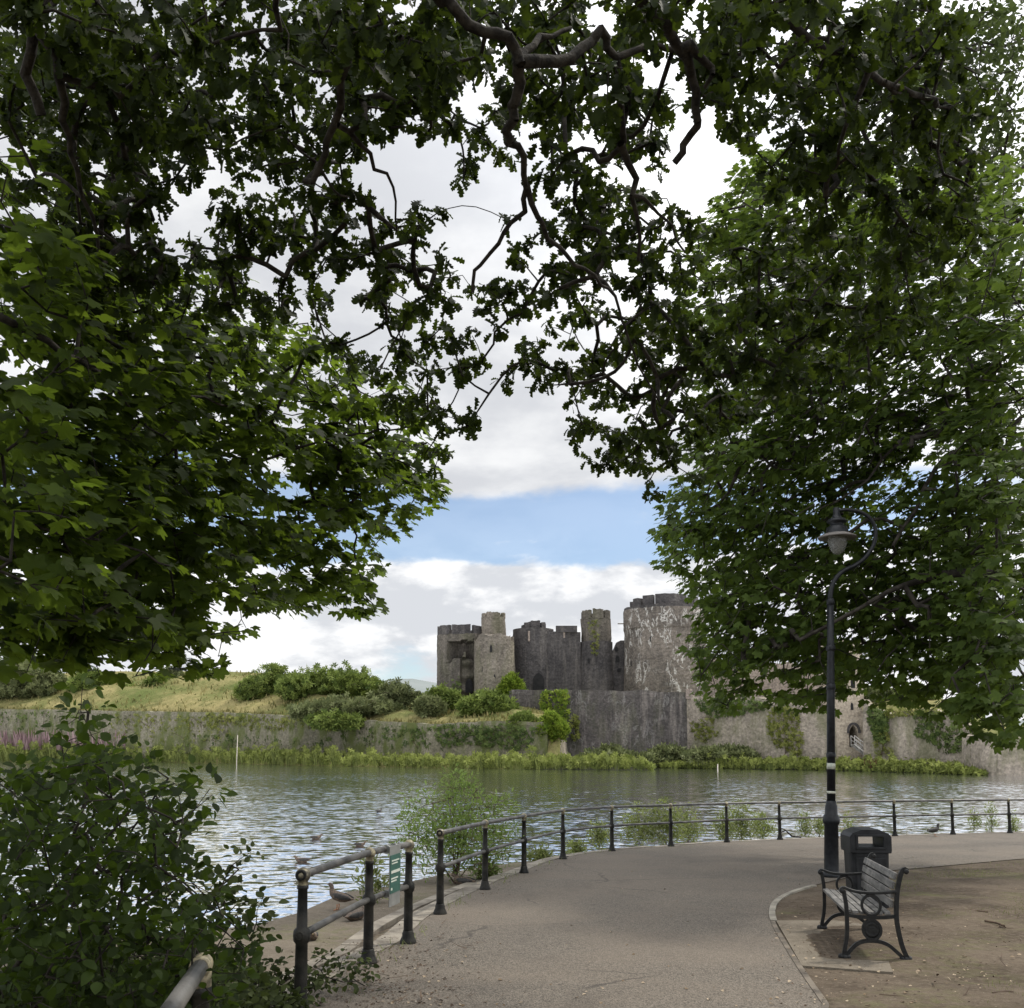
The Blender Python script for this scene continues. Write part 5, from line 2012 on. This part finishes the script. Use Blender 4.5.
def fore_shrub():
    base = (-2.9, 4.0, -.35)
    root = thing('dogwood_shrub', 'dark round leaved shrub filling the lower left foreground', 'shrub', base)
    dep = lambda px, py: 3.7 + rng.uniform(-.35, 1.3) - .5 * (px > 130) * 0
    cl = sample(SHR, 21, 2.0, dep)
    t = at
    paths = [([base, t(10, 980, 4.2), t(50, 900, 4.2), t(85, 800, 4.2), t(88, 715, 4.2)], .03, .006)]
    paths += [([base, t(x0, 960, Y), t(x1, 860, Y), t(x2, y2, Y)], .022, .005) for x0, x1, x2, y2, Y in ((-10, -20, 0, 760, 4.0), (40, 90, 150, 790, 4.3), (60, 120, 185, 840, 4.4), (80, 130, 190, 900, 4.0), (20, 40, 40, 790, 4.6), (50, 110, 170, 780, 4.8))]
    cl = cl[shaped(cl, SHR + ['666665400'], 21, thr=1.4)]
    segs = branches(paths, cl, rtip=.0014, rmax=.007, jit=.10, seg=.09)
    limb_mesh('stem', M['bark'], segs, root, base, 5)
    per = 8
    P, off = spread(cl, per, .085, .8)
    n = len(P)
    D = norm(norm(off) + np.array((.05, -.1, .05)) + rng.normal(0, .2, (n, 3)))
    N = norm(rng.normal(0, .55, (n, 3)) + np.array((0, -.2, .8)))
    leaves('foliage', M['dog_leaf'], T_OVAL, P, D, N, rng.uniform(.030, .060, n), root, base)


fore_shrub()


# ---- brambles and ivy round the near railings ---------------------------------------
def brambles():
    base = (-2.0, 5.2, gz(5.2) - .05)
    root = thing('bramble_bush', 'low tangled bramble and ivy patch around the nearest railing posts', 'brambles', base)
    pts = []
    for _ in range(1900):
        u = rng.random()
        Y = 3.2 + 4.2 * rng.random() ** .9
        lim = lerp_tab([(3.0, -1.12), (3.8, -1.22), (5.0, -1.42), (6.2, -1.48), (6.9, -1.40), (7.8, -1.40)], Y)
        X = lim - 2.2 * rng.random() ** 1.5
        hmax = lerp_tab([(-4, .95), (-2.4, .92), (-1.8, .78), (-1.45, .50), (-1.2, .25)], X) * (1.0 if Y < 6.0 else .55)
        pts.append((X, Y, gz(Y) - .05 + hmax * rng.random() ** .7))
    for px, py, Y in ((228, 880, 5.5), (245, 905, 5.5), (262, 915, 5.8), (222, 912, 5.4), (205, 895, 5.2), (250, 920, 5.7), (235, 865, 5.4), (190, 880, 5)):
        for _ in range(4):
            pts.append(np.array(at(px, py, Y)) + rng.normal(0, .05, 3))
    for px, py, Y in ((320, 985, 6.9), (345, 975, 7.3), (355, 985, 7.2), (365, 990, 7.3), (335, 1000, 6.7), (310, 1000, 6.6)):
        for _ in range(4):
            g = gnd(px + rng.uniform(-12, 12), py + rng.uniform(-8, 8))
            pts.append((g[0], g[1], g[2] + rng.uniform(.03, .2)))
    cl = np.array(pts)
    railx = np.interp(cl[:, 1], [1.0, 2.4, 3.68], [-.70, -.90, -1.13])
    cl = cl[~((cl[:, 1] < 4.3) & (cl[:, 0] > railx - .34)) & (np.hypot(cl[:, 0] - POST_B[0][0], cl[:, 1] - POST_B[0][1]) > .2)]
    paths = [([base, (-2.3, 5.0, .0), (-2.6, 4.7, .2), (-2.4, 4.4, .35)], .012, .004), ([base, (-1.9, 5.8, .0), (-1.95, 5.7, .3), at(232, 868, 5.4)], .010, .003), ([base, (-1.9, 6.4, .0), (-1.7, 6.9, .1)], .01, .003)]
    segs = branches(paths, cl, rtip=.0016, rmax=.006, jit=.16, seg=.14, sag=.15)
    limb_mesh('stem', M['bark'], segs, root, base, 5)
    per = 8
    P, off = spread(cl, per, .10, .7)
    P[:, 2] = np.maximum(P[:, 2], gz(P[:, 1]) + .01)
    n = len(P)
    D = norm(norm(off) + rng.normal(0, .3, (n, 3)))
    N = norm(rng.normal(0, .5, (n, 3)) + np.array((0, -.15, .9)))
    leaves('foliage', M['bramble_leaf'], T_OVAL, P, D, N, rng.uniform(.03, .065, n), root, base)


brambles()


def shrub(name, label, base, blobs, per_m3, leaf, tm, mat, leaves_per=6, rad=.15, upright=.2, cat='shrub', nstem=5, group=None, stem_r=.02, rtip=.002, sag=.05, tilt=.6):
    """multi-stemmed shrub; blobs (x,y,z,rx,ry,rz,count) relative to base"""
    root = thing(name, label, cat, base, group)
    b = np.array(base)
    pts = []
    for x, y, z, rx, ry, rz_, n in blobs:
        v = norm(rng.normal(0, 1, (n, 3))) * (rng.uniform(0, 1, (n, 1)) ** .45)
        pts.append(b + np.array((x, y, z)) + v * np.array((rx, ry, rz_)))
    cl = np.concatenate(pts)
    cl[:, 2] = np.maximum(cl[:, 2], b[2] + .02)
    top = cl[np.argsort(-cl[:, 2])[:max(nstem * 3, 6)]]
    paths = []
    for i in range(nstem):
        e = cl[rng.integers(len(cl))] if i else top[0]
        m = b + (e - b) * .5 + np.array((0, 0, .12 * np.linalg.norm(e - b)))
        paths.append(([tuple(b), tuple(m), tuple(e)], stem_r, stem_r * .3))
    span = np.linalg.norm(cl.max(0) - cl.min(0))
    segs = branches(paths, cl, rtip=rtip, rmax=stem_r * .6, jit=.10, seg=max(.1, span / 14), sag=sag)
    limb_mesh('stem', M['twig'], segs, root, b, 5)
    P, off = spread(cl, leaves_per, rad, .9)
    n = len(P)
    D = norm(norm(off) + np.array((0, 0, upright)) + rng.normal(0, .2, (n, 3)))
    leaves('foliage', M[mat], tm, P, D, rand_up(n, tilt), rng.uniform(leaf * .7, leaf * 1.25, n), root, b)
    return root


# waterside shrub behind the railing
wb = gnd(455, 884, -.16)
shrub('willow_shrub', 'pale green airy shrub at the water edge behind the curved railing', wb,
      [(-.1, .2, 1.0, .95, .9, .75, 230), (-.45, .2, .7, .7, .7, .6, 110), (.5, .1, .85, .65, .6, .6, 110), (.05, .2, 1.65, .4, .4, .35, 50), (.8, .1, 1.35, .3, .3, .25, 16), (.3, .2, .35, .8, .5, .35, 70), (-.75, .1, 1.25, .25, .25, .3, 14)],
      0, .085, T_NARROW, 'willow_leaf', 7, .15, .35, 'shrub', 9, None, .014, .0018)

k = 0
weed_spots = [(600, 850, .45, .7, 26, 'nettles'), (640, 846, .85, 1.1, 55, 'weeds'), (668, 846, .8, 1.25, 60, 'weeds'), (690, 844, .6, 1.1, 38, 'weeds'), (726, 841, .55, .9, 34, 'weeds'), (744, 840, .8, 1.15, 60, 'weeds'), (765, 839, .5, .8, 30, 'weeds'), (808, 838, .4, .8, 18, 'weeds'), (822, 838, .35, .6, 14, 'weeds'), (978, 833, .3, .8, 12, 'weeds'), (996, 833, .3, 1.0, 14, 'weeds'), (1018, 832, .3, .7, 12, 'weeds'), (500, 884, .3, .35, 16, 'weeds'), (540, 866, .5, .35, 22, 'weeds'), (578, 857, .35, .35, 14, 'weeds'), (385, 905, .35, .7, 16, 'weeds'), (852, 838, .3, .7, 10, 'weeds')]
wl = ['low leafy weed clump right of the post bend, by the kerb', 'tall pale weeds left of a railing post, near middle of the curve', 'tallest feathery weeds directly behind a railing post', 'weeds just right of the tallest feathery clump', 'short weeds at a post foot, before the densest leafy clump', 'densest leafy green weeds between two posts left of the lamp', 'small weed clump at the right side of the densest leafy clump', 'thin weeds rising left of the lamp post foot', 'wispy low weed touching the lamp post base', 'short weed sprig left of the tall stalks near the far right', 'tall thin stalks beside a post near the far right', 'weed sprig at the right edge of the picture by the railing', 'low grass weeds at the kerb under the waterside shrub', 'low leafy fringe beyond the kerb between the fourth and fifth posts', 'tiny weed tuft left of the post bend', 'wispy weed stems behind the green sign', 'thin weeds between lamp post and litter bin']
for (px, py, rw, h, n, kindw), lab in zip(weed_spots, wl):
    p = gnd(px, py, -.16)
    q = np.array(p) + np.array((0, .28, 0)) if py < 870 else np.array(p) + np.array((-.25, .25, 0))
    shrub('waterside_weeds', lab, tuple(q), [(0, 0, h * .45, rw * .6, rw * .35, h * .55, n * 3), (rw * .2, 0, h * .25, rw * .7, rw * .4, h * .25, n)], 0, .085, T_NARROW, 'weed_leaf', 7, .10, .6, 'weeds', 6, 'weeds along the railing', .006, .0015)

# dead branch lying at the kerb
def stick():
    p = gnd(792, 838, .02)
    mb = MB()
    a = (p[0] - .28, p[1] + .25, p[2] + .10)
    mb.tube([a, (p[0] - .1, p[1] + .22, p[2] + .18), (p[0] + .05, p[1] + .2, p[2] + .03), (p[0] + .3, p[1] + .2, p[2] + .0)], [.012, .02, .025, .02], 7)
    mb.tube([(p[0] - .1, p[1] + .22, p[2] + .18), (p[0] - .22, p[1] + .2, p[2] + .24)], [.014, .008], 6)
    o = mb.build('dead_branch', M['bark'], None, (p[0], p[1], p[2]))
    tag(o, 'dead crooked branch at the path edge, left of the lamp post', 'branch')


stick()


# ------------------------------------------------------------------ far bank planting
def far_bush(name, label, px, py_base, py_top, wpx, Y, mat, dense=1.0, cat='bush', leaf=.62, group='bushes on the grassy mound', squash=.6):
    b = at(px, py_base, Y)
    k_ = Y / F
    h = (py_base - py_top) * k_ * 1.12
    w = wpx * k_ / 2 * 1.15
    bl = [(0, 0, h * .48, w * .8, w * squash, h * .5, int(120 * dense))]
    nb = max(3, int(wpx / 14))
    for i in range(nb):
        x = (i + .5) / nb * 2 - 1
        hh = h * (1 - .45 * x * x) * rng.uniform(.75, 1.0)
        bl.append((x * w * .85, rng.uniform(-.4, .4) * w * squash, hh * .55, w / nb * 1.5, w * squash * .6, hh * .45, int(90 * dense)))
    shrub(name, label, b, bl, 0, leaf, T_CLUMP, mat, 5, leaf * 1.1, .5, cat, 4, group, .10, .02, .05, .9)


far_bush('hill_bush', 'dark rounded bush cluster left of the biggest thicket on the mound', 270, 706, 667, 56, 166, 'bush_leaf')
far_bush('hill_bush', 'broad bright green thicket crowning the mound', 333, 704, 666, 96, 162, 'bush_leaf', 1.7)
far_bush('hill_bush', 'grey green feathery bush at the right end of the mound thicket', 396, 718, 684, 46, 148, 'gorse_leaf', 1.3)
far_bush('hill_bush', 'sprawling olive scrub on the slope below the mound thicket', 350, 719, 699, 110, 145, 'gorse_leaf', 1.2)
far_bush('hill_bush', 'leafy bramble mound hanging over the bank wall top', 335, 729, 711, 44, 141, 'bush_leaf', .9)
far_bush('hill_bush', 'round bush at the foot of the breached tower', 441, 711, 689, 34, 142, 'bush_leaf', .9)
far_bush('hill_bush', 'small dark bush beside the grey green feathery bush', 429, 715, 698, 22, 138, 'gorse_leaf', .7)
far_bush('hill_bush', 'wide low bush below the ruined front tower', 488, 718, 694, 46, 137, 'bush_leaf', 1.2)
far_bush('hill_bush', 'upright yellow green bush where curtain wall meets the tower', 511, 706, 677, 20, 143, 'lime_leaf', .8)
far_bush('hill_bush', 'round green bush on the wall top by the mound tip', 525, 735, 716, 26, 129, 'bush_leaf', .9, group=None)
far_bush('hill_bush', 'bright lime bush spilling down the wall end', 552, 742, 715, 25, 126.5, 'lime_leaf', 1.4, group=None, leaf=.45)
far_bush('hill_bush', 'bright green bush alone on the dry grass, far left', 87, 700, 668, 36, 186, 'bush_leaf', 1.0)
far_bush('hill_bush', 'small dark bush in the middle of the dry grass slope', 130, 696, 686, 19, 184, 'bush_leaf', .5)
far_bush('hill_bush', 'left one of two touching bushes on the grass crest', 157, 691, 675, 22, 184, 'bush_leaf', .6)
far_bush('hill_bush', 'right one of two touching bushes on the grass crest', 171, 685, 669, 22, 186, 'gorse_leaf', .6)
far_bush('hill_bush', 'small dark bush under the hanging sycamore leaf tip', 208, 684, 672, 20, 184, 'bush_leaf', .5)
far_bush('hill_bush', 'dark bushes by the far left edge of the mound', 22, 701, 664, 70, 188, 'gorse_leaf', 1.6)
far_bush('hill_bush', 'low bush left of the bright green lone bush', 48, 690, 672, 36, 192, 'gorse_leaf', .8)
far_bush('hill_tree', 'far tree top showing above the left end of the mound', 18, 690, 652, 60, 210, 'bush_leaf', 1.3, 'tree', .7, None)
far_bush('hill_bush', 'dark scrub at the curtain wall foot, left part', 610, 766, 750, 50, 126, 'gorse_leaf', .9, group='scrub at the foot of the curtain wall')
far_bush('hill_bush', 'dark scrub at the curtain wall foot, right of the spit', 668, 768, 748, 56, 126, 'gorse_leaf', 1.0, group='scrub at the foot of the curtain wall')
far_bush('hill_bush', 'pale scrub against the creeper covered curtain wall', 722, 760, 751, 60, 122, 'gorse_leaf', .9, group='scrub at the foot of the curtain wall')
far_bush('hill_bush', 'dark shrub on top of the right hand wall', 880, 700, 690, 26, 117, 'gorse_leaf', .7, group='scrub on the right hand wall')
far_bush('hill_bush', 'green shrub on the grass above the right wall', 918, 702, 692, 34, 114, 'bush_leaf', .7, group='scrub on the right hand wall')


def scatter_line(tab, n, hfn, depth_m, lean=.25):
    """points along (px, Y) shoreline tables"""
    us = rng.uniform(tab[0][0], tab[-1][0], n)
    out_ = []
    for u in us:
        Y = lerp_tab(tab, u) + rng.random() ** 1.5 * depth_m
        d = ray(u, 760)
        out_.append((d[0] / d[1] * Y, Y, u))
    return np.array(out_)


def fringe(name, tab, n, hpx, depth_m, mat, mat2, zb=-1.25, tuft=.5):
    """waterside vegetation: blades plus leafy heads"""
    p = scatter_line(tab, n, None, depth_m)
    n = len(p)
    h = np.array([hpx(u) for u in p[:, 2]]) * p[:, 1] / F
    kx = rng.uniform(.05, .9, 9)
    kp = rng.uniform(0, 6.28, 9)
    lump = .74 + sum(.085 * np.sin(p[:, 2] * a + b + p[:, 1] * .5) for a, b in zip(kx, kp))
    tone = .5 + sum(.12 * np.sin(p[:, 2] * a * 1.4 + b * 2 + p[:, 1] * .8) for a, b in zip(kx, kp))
    t = rng.random(n) ** .8
    P = np.stack([p[:, 0], p[:, 1], zb + t * h * lump * .85 + .15], -1)
    D = norm(rng.normal(0, .55, (n, 3)) + np.array((0, -.1, 1.0)))
    o = leaves(name, mat, T_CLUMP, P, D, rand_up(n, .9), rng.uniform(.22, .55, n), kind='stuff', lv=np.clip(t * .30 + tone * .5 + rng.uniform(-.1, .35, n) - .1, 0, 1))
    m = n // 2
    P2 = np.stack([p[:m, 0], p[:m, 1], np.full(m, zb + .1)], -1)
    D2 = norm(rng.normal(0, .22, (m, 3)) + np.array((0, 0, 1.0)))
    o2 = leaves('reeds', mat2, T_BLADE, P2, D2, rand_up(m, .3) + np.array((0, -1.5, 0)), h[:m] * lump[:m] * rng.uniform(.45, .9, m), kind='stuff')
    return o, o2


fringe('waterside_plants', [(-500, 218.5), (-220, 195), (0, 175), (150, 164), (240, 150), (330, 135.2), (450, 121.2), (560, 115.2), (653, 112.6)], 12500,
       lambda u: lerp_tab([(-500, 22), (-220, 26), (0, 25), (130, 21), (230, 18), (280, 24), (330, 19), (400, 16), (470, 15), (520, 19), (600, 18), (640, 15), (651, 8)], u), 7, M['reed_leaf'], M['grass'])
fringe('waterside_plants', [(660, 123.3), (700, 120.6), (760, 117.1), (840, 110.2), (900, 103.3), (960, 95.5), (985, 93.4)], 4200,
       lambda u: lerp_tab([(672, 7), (700, 13), (780, 14), (850, 15), (900, 15), (955, 12), (975, 5), (985, 2)], u), 6, M['reed_leaf'], M['grass'])

# pink willowherb at the foot of the left bank wall, dock heads by the landing
def flowers(name, mat, u0, u1, py0, py1, tabY, n, label, cat):
    u = rng.uniform(u0, u1, n)
    P, L = [], []
    for a in u:
        Y = lerp_tab(tabY, a) + rng.uniform(-1.5, 1.5)
        b = at(a, py1, Y)
        tz = at(a, py0 + rng.uniform(0, (py1 - py0) * .6), Y)[2]
        P.append((b[0], Y, b[2]))
        L.append(max(.4, tz - b[2]))
    P = np.array(P)
    D = norm(rng.normal(0, .12, (n, 3)) + np.array((0, 0, 1.0)))
    N = np.tile(np.array((0, -1.0, .2)), (n, 1)) + rng.normal(0, .4, (n, 3))
    V0, F0 = T_BLADE
    wide = (V0 * np.array((1.8, 1, 1)), F0)
    leaves(name, mat, wide, P, D, N, np.array(L), kind='stuff')


flowers('willowherb', M['pink'], -150, 130, 727, 750, [(-220, 201), (0, 180), (150, 168)], 800, '', '')
flowers('dock_plants', M['red_weed'], 845, 880, 757, 768, [(845, 112), (880, 107)], 260, '', '')


def tuft_field():
    """dry grass tufts on the mound"""
    n = 5000
    u = rng.uniform(-100, 545, n)
    P = []
    for a in u:
        yf, yc = lerp_tab(YF, a), lerp_tab(YC, a)
        t = rng.random() if rng.random() < .72 else rng.uniform(-.012, .03)
        zt = at(a, lerp_tab(WT, a), yf)[2] - .25
        zc = at(a, lerp_tab(CR, a), yc)[2]
        Y = yf + .7 + (yc - yf) * t
        d = ray(a, 700)
        P.append((d[0] / d[1] * Y, Y, zt + (zc - zt) * max(t, 0) ** .8 - .15))
    P = np.array(P)
    D = norm(rng.normal(0, .35, (n, 3)) + np.array((0, -.1, 1.0)))
    V0, F0 = T_BLADE
    wide = (V0 * np.array((5.0, 1, 1)), F0)
    leaves('meadow_grass', M['dry_grass'], wide, P, D, rand_up(n, .3) + np.array((0, -1.2, 0)), rng.uniform(.25, .8, n), kind='stuff')


tuft_field()


def ivy_patch(label, pix, n, Yfn, mat, leaf=.42, off=.55, name='ivy_plant'):
    """creeper on a wall face: leaf sprays in a pixel polygon laid on the wall's own depth"""
    xs = [p[0] for p in pix]
    ys = [p[1] for p in pix]
    P = []
    tries = 0
    while len(P) < n and tries < n * 30:
        tries += 1
        px, py = rng.uniform(min(xs), max(xs)), rng.uniform(min(ys), max(ys))
        ins = False
        for i in range(len(pix)):
            x1, y1 = pix[i]
            x2, y2 = pix[(i + 1) % len(pix)]
            if (y1 > py) != (y2 > py) and px < (x2 - x1) * (py - y1) / (y2 - y1) + x1:
                ins = not ins
        if not ins:
            continue
        if math.sin(px * .9 + py * .35) * math.sin(py * .6 - px * .2) < -.45:
            continue
        Y = Yfn(px) - off - .5 * rng.random() ** 2
        P.append(at(px, py, Y))
    P = np.array(P)
    n = len(P)
    b = (float(P[:, 0].mean()), float(P[:, 1].mean()), float(P[:, 2].min()))
    root = thing(name, label, 'climbing plant', b)
    D = norm(rng.normal(0, .5, (n, 3)) + np.array((0, -.3, -.8)))
    N = norm(rng.normal(0, .5, (n, 3)) + np.array((0, -1.0, .4)))
    leaves('foliage', M[mat], T_CLUMP, P, D, N, rng.uniform(leaf * .6, leaf * 1.3, n), root, b)
    top = P[np.argsort(P[:, 2])]
    mid = P[:, 0].mean()
    paths = [([(mid, P[:, 1].mean() + .3, b[2]), (mid + .2, P[:, 1].mean() + .3, (b[2] + P[:, 2].max()) / 2), (mid, P[:, 1].mean() + .3, P[:, 2].max())], .05, .02)]
    segs = branches(paths, P[rng.permutation(n)[:40]], rtip=.015, rmax=.03, jit=.05, seg=1.0, sag=0)
    limb_mesh('stem', M['twig'], segs, root, b, 5)


cwY = lambda px: lerp_tab([(503, 143), (600, 137), (689, 131.5)], px) - .6
cpY = lambda px: lerp_tab([(690, 131.3), (735, 126), (768, 122.5), (785, 121), (800, 119.8), (840, 117)], px) - .5
rwY = lambda px: lerp_tab([(866, 113.2), (892, 110.5), (915, 107.5), (940, 104.5), (962, 101.5), (978, 100)], px) - .5
bwY = lambda px: lerp_tab(YF, px) - .4
ivy_patch('bright ivy hanging from the dark curtain wall top, above the lime bush', [(541, 690), (568, 690), (569, 712), (564, 728), (555, 722), (540, 716)], 260, cwY, 'lime_leaf', .40)
ivy_patch('small yellow creeper strip on the dark curtain wall', [(572, 714), (580, 716), (579, 738), (573, 742), (570, 730)], 70, cwY, 'moss_leaf', .35)
ivy_patch('green creeper mat at the top of the pale curtain wall', [(694, 699), (738, 701), (752, 700), (768, 702), (765, 710), (736, 714), (716, 717), (700, 710)], 230, cpY, 'ivy_leaf', .38)
ivy_patch('thin olive creeper low on the pale curtain wall', [(690, 722), (712, 716), (720, 735), (706, 742), (694, 740)], 110, cpY, 'moss_leaf', .32)
ivy_patch('tall yellow green creeper column on the pale curtain wall', [(768, 706), (798, 708), (803, 740), (800, 757), (788, 752), (778, 748), (767, 735)], 330, cpY, 'moss_leaf', .34)
ivy_patch('dark ivy curtain just right of the gate tower', [(868, 706), (886, 711), (888, 726), (884, 742), (876, 740), (868, 722)], 300, rwY, 'ivy_leaf', .36)
ivy_patch('pale creeper under the dark ivy curtain', [(872, 732), (886, 728), (892, 752), (876, 756)], 80, rwY, 'moss_leaf', .28)
ivy_patch('long ivy curtain in the middle of the right wall', [(913, 710), (925, 711), (950, 714), (966, 735), (968, 752), (945, 752), (930, 742), (916, 738)], 330, rwY, 'ivy_leaf', .32)
ivy_patch('grassy fringe along the right wall top', [(885, 708), (912, 706), (945, 708), (945, 714), (900, 716), (886, 718)], 150, rwY, 'moss_leaf', .3)
ivy_patch('ivy over the left part of the bank wall, far left', [(-120, 711), (0, 712), (75, 713), (85, 728), (60, 738), (0, 730), (-120, 735)], 260, bwY, 'ivy_leaf', .5)
ivy_patch('green creeper on the bank wall left of the white stake', [(108, 714), (200, 716), (235, 718), (230, 742), (180, 744), (110, 738)], 420, bwY, 'moss_leaf', .42)
ivy_patch('creeper on the bank wall below the mound thicket', [(335, 722), (400, 726), (430, 728), (430, 748), (380, 748), (345, 746)], 300, bwY, 'ivy_leaf', .42)
ivy_patch('hanging creeper on the bank wall near its right end', [(432, 726), (500, 724), (536, 726), (530, 748), (500, 750), (470, 744), (440, 750)], 380, bwY, 'ivy_leaf', .40)
ivy_patch('ragged creeper fringe along the bank wall top, middle part', [(205, 713), (335, 718), (337, 731), (300, 727), (262, 733), (230, 725), (205, 729)], 300, bwY, 'moss_leaf', .45)
ivy_patch('dark scrubby creeper low on the bank wall behind the stake', [(180, 734), (262, 736), (330, 738), (330, 752), (180, 752)], 300, bwY, 'ivy_leaf', .45)
ivy_patch('small ivy tuft climbing the ruined front tower', [(452, 680), (459, 676), (461, 693), (452, 694)], 50, lambda px: 147.5, 'ivy_leaf', .3)
ivy_patch('moss streak on the castle turret', [(588, 622), (598, 618), (599, 655), (592, 658)], 70, lambda px: 150.0, 'moss_leaf', .26)


def stake(px, py0, py1, label):
    b = on_water(px, py1)
    Y = b[1]
    mb = MB()
    tz = at(px, py0, Y)[2]
    mb.tube([(b[0], Y, WATER_Z - 1.5), (b[0] + .03, Y, (tz + WATER_Z) / 2), (b[0] + .05, Y, tz)], [.07, .065, .055], 8)
    o = mb.build('mooring_stake', M['stake'], None, (b[0], Y, WATER_Z - 1.5))
    tag(o, label, 'stake', 'pale stakes in the water')


stake(236.5, 735, 764.5, 'tall pale stake in the water before the left bank wall')
stake(717.5, 764, 770.5, 'short pale stake in the water before the pale curtain wall')


# ------------------------------------------------------------------ small things on the ground
def litter():
    n = 420
    pts = []
    for _ in range(n):
        r = rng.random()
        if r < .45:
            px, py = rng.uniform(770, 1024), rng.uniform(862, 1006)
        elif r < .62:
            px, py = rng.uniform(345, 470), rng.uniform(920, 1006)
        else:
            px, py = rng.uniform(380, 1024), 1006 - 160 * rng.random() ** 2
        g = gnd(px, py)
        pts.append((g[0], g[1], g[2] + .022 if r < .45 else g[2] + .006))
    P = np.array(pts)
    D = norm(rng.normal(0, 1, (n, 3)) * np.array((1, 1, .12)))
    leaves('fallen_leaves', M['litter'], T_OVAL, P, D, rand_up(n, .18), rng.uniform(.014, .042, n), kind='stuff')
    n = 150
    P = []
    for _ in range(n):
        px, py = (rng.uniform(780, 1024), rng.uniform(865, 1006)) if rng.random() < .6 else (rng.uniform(350, 480), rng.uniform(925, 1006))
        g = gnd(px, py)
        P.append((g[0], g[1], g[2] + .018))
    P = np.array(P)
    D = norm(rng.normal(0, 1, (n, 3)) * np.array((1, 1, .05)))
    leaves('twigs', M['twig'], (T_BLADE[0] * np.array((.8, 1, 1)), T_BLADE[1]), P, D, rand_up(n, .3), rng.uniform(.05, .22, n), kind='stuff')


litter()


def debris():
    n = 1500
    P = []
    for _ in range(n):
        r = rng.random()
        if r < .45:
            g = gnd(rng.normal(385, 42), rng.uniform(938, 1008))
        elif r < .75:
            x, y = kerb_in[rng.integers(len(kerb_in))]
            g = (x + abs(rng.normal(0, .22)) + .15, y + rng.normal(0, .2), gz(y))
        else:
            g = gnd(rng.uniform(770, 1024), rng.uniform(880, 1008), .012)
        P.append((g[0], g[1], g[2] + .006))
    P = np.array(P)
    D = norm(rng.normal(0, 1, (n, 3)) * np.array((1, 1, .1)))
    leaves('debris', M['twig'], T_OVAL, P, D, rand_up(n, .3), rng.uniform(.008, .032, n), kind='stuff')


debris()


def grass_patches():
    P = []
    spots = [(1000, 905, 56, 9, 3600), (905, 884, 40, 10, 900), (960, 876, 70, 8, 1000), (1000, 868, 40, 6, 160), (940, 892, 40, 5, 180), (1010, 995, 26, 14, 120), (350, 985, 30, 14, 60)]
    for px, py, sx, sy, n in spots:
        for _ in range(n):
            g = gnd(px + rng.normal(0, sx * .5), py + rng.normal(0, sy * .5))
            P.append((g[0], g[1], g[2] + .004))
    P = np.array(P)
    n = len(P)
    D = norm(rng.normal(0, .6, (n, 3)) + np.array((0, 0, .8)))
    leaves('grass', M['grass'], T_BLADE, P, D, rand_up(n, .6), rng.uniform(.02, .065, n), kind='stuff')
    # grass and moss along the kerb joint
    line = [(x, y) for x, y in offset_line(rail_line, .02) if 5.5 < y < 26]
    P = []
    for _ in range(700):
        i = rng.integers(len(line))
        x, y = line[i]
        if math.sin(i * 1.1) + rng.normal(0, .5) < .1:
            continue
        P.append((x + rng.normal(.0, .06), y + rng.normal(0, .2), gz(y) + .004))
    P = np.array(P)
    n = len(P)
    leaves('grass', M['weed_leaf'], T_BLADE, P, norm(rng.normal(0, .6, (n, 3)) + np.array((0, 0, .8))), rand_up(n, .6), rng.uniform(.03, .12, n), kind='stuff')


grass_patches()


def roots():
    for pts, lab in (([(951, 910.5), (962, 908), (975, 911), (988, 912)], 'exposed dark root at the edge of the grass patch'),
                     ([(985, 921), (997, 923), (1004, 926)], 'short exposed root in the bare earth, lower one'),
                     ([(993, 994), (1006, 992), (1013, 993)], 'small stick lying on bare earth near the lower right corner')):
        mb = MB()
        pp = [gnd(a, b, .026) for a, b in pts]
        mb.tube([tuple(p) for p in smooth_line(pp, .08)], .013, 7)
        o = mb.build('tree_root' if 'root' in lab else 'stick', M['twig'], None, pp[0])
        tag(o, lab, 'root' if 'root' in lab else 'stick')


roots()
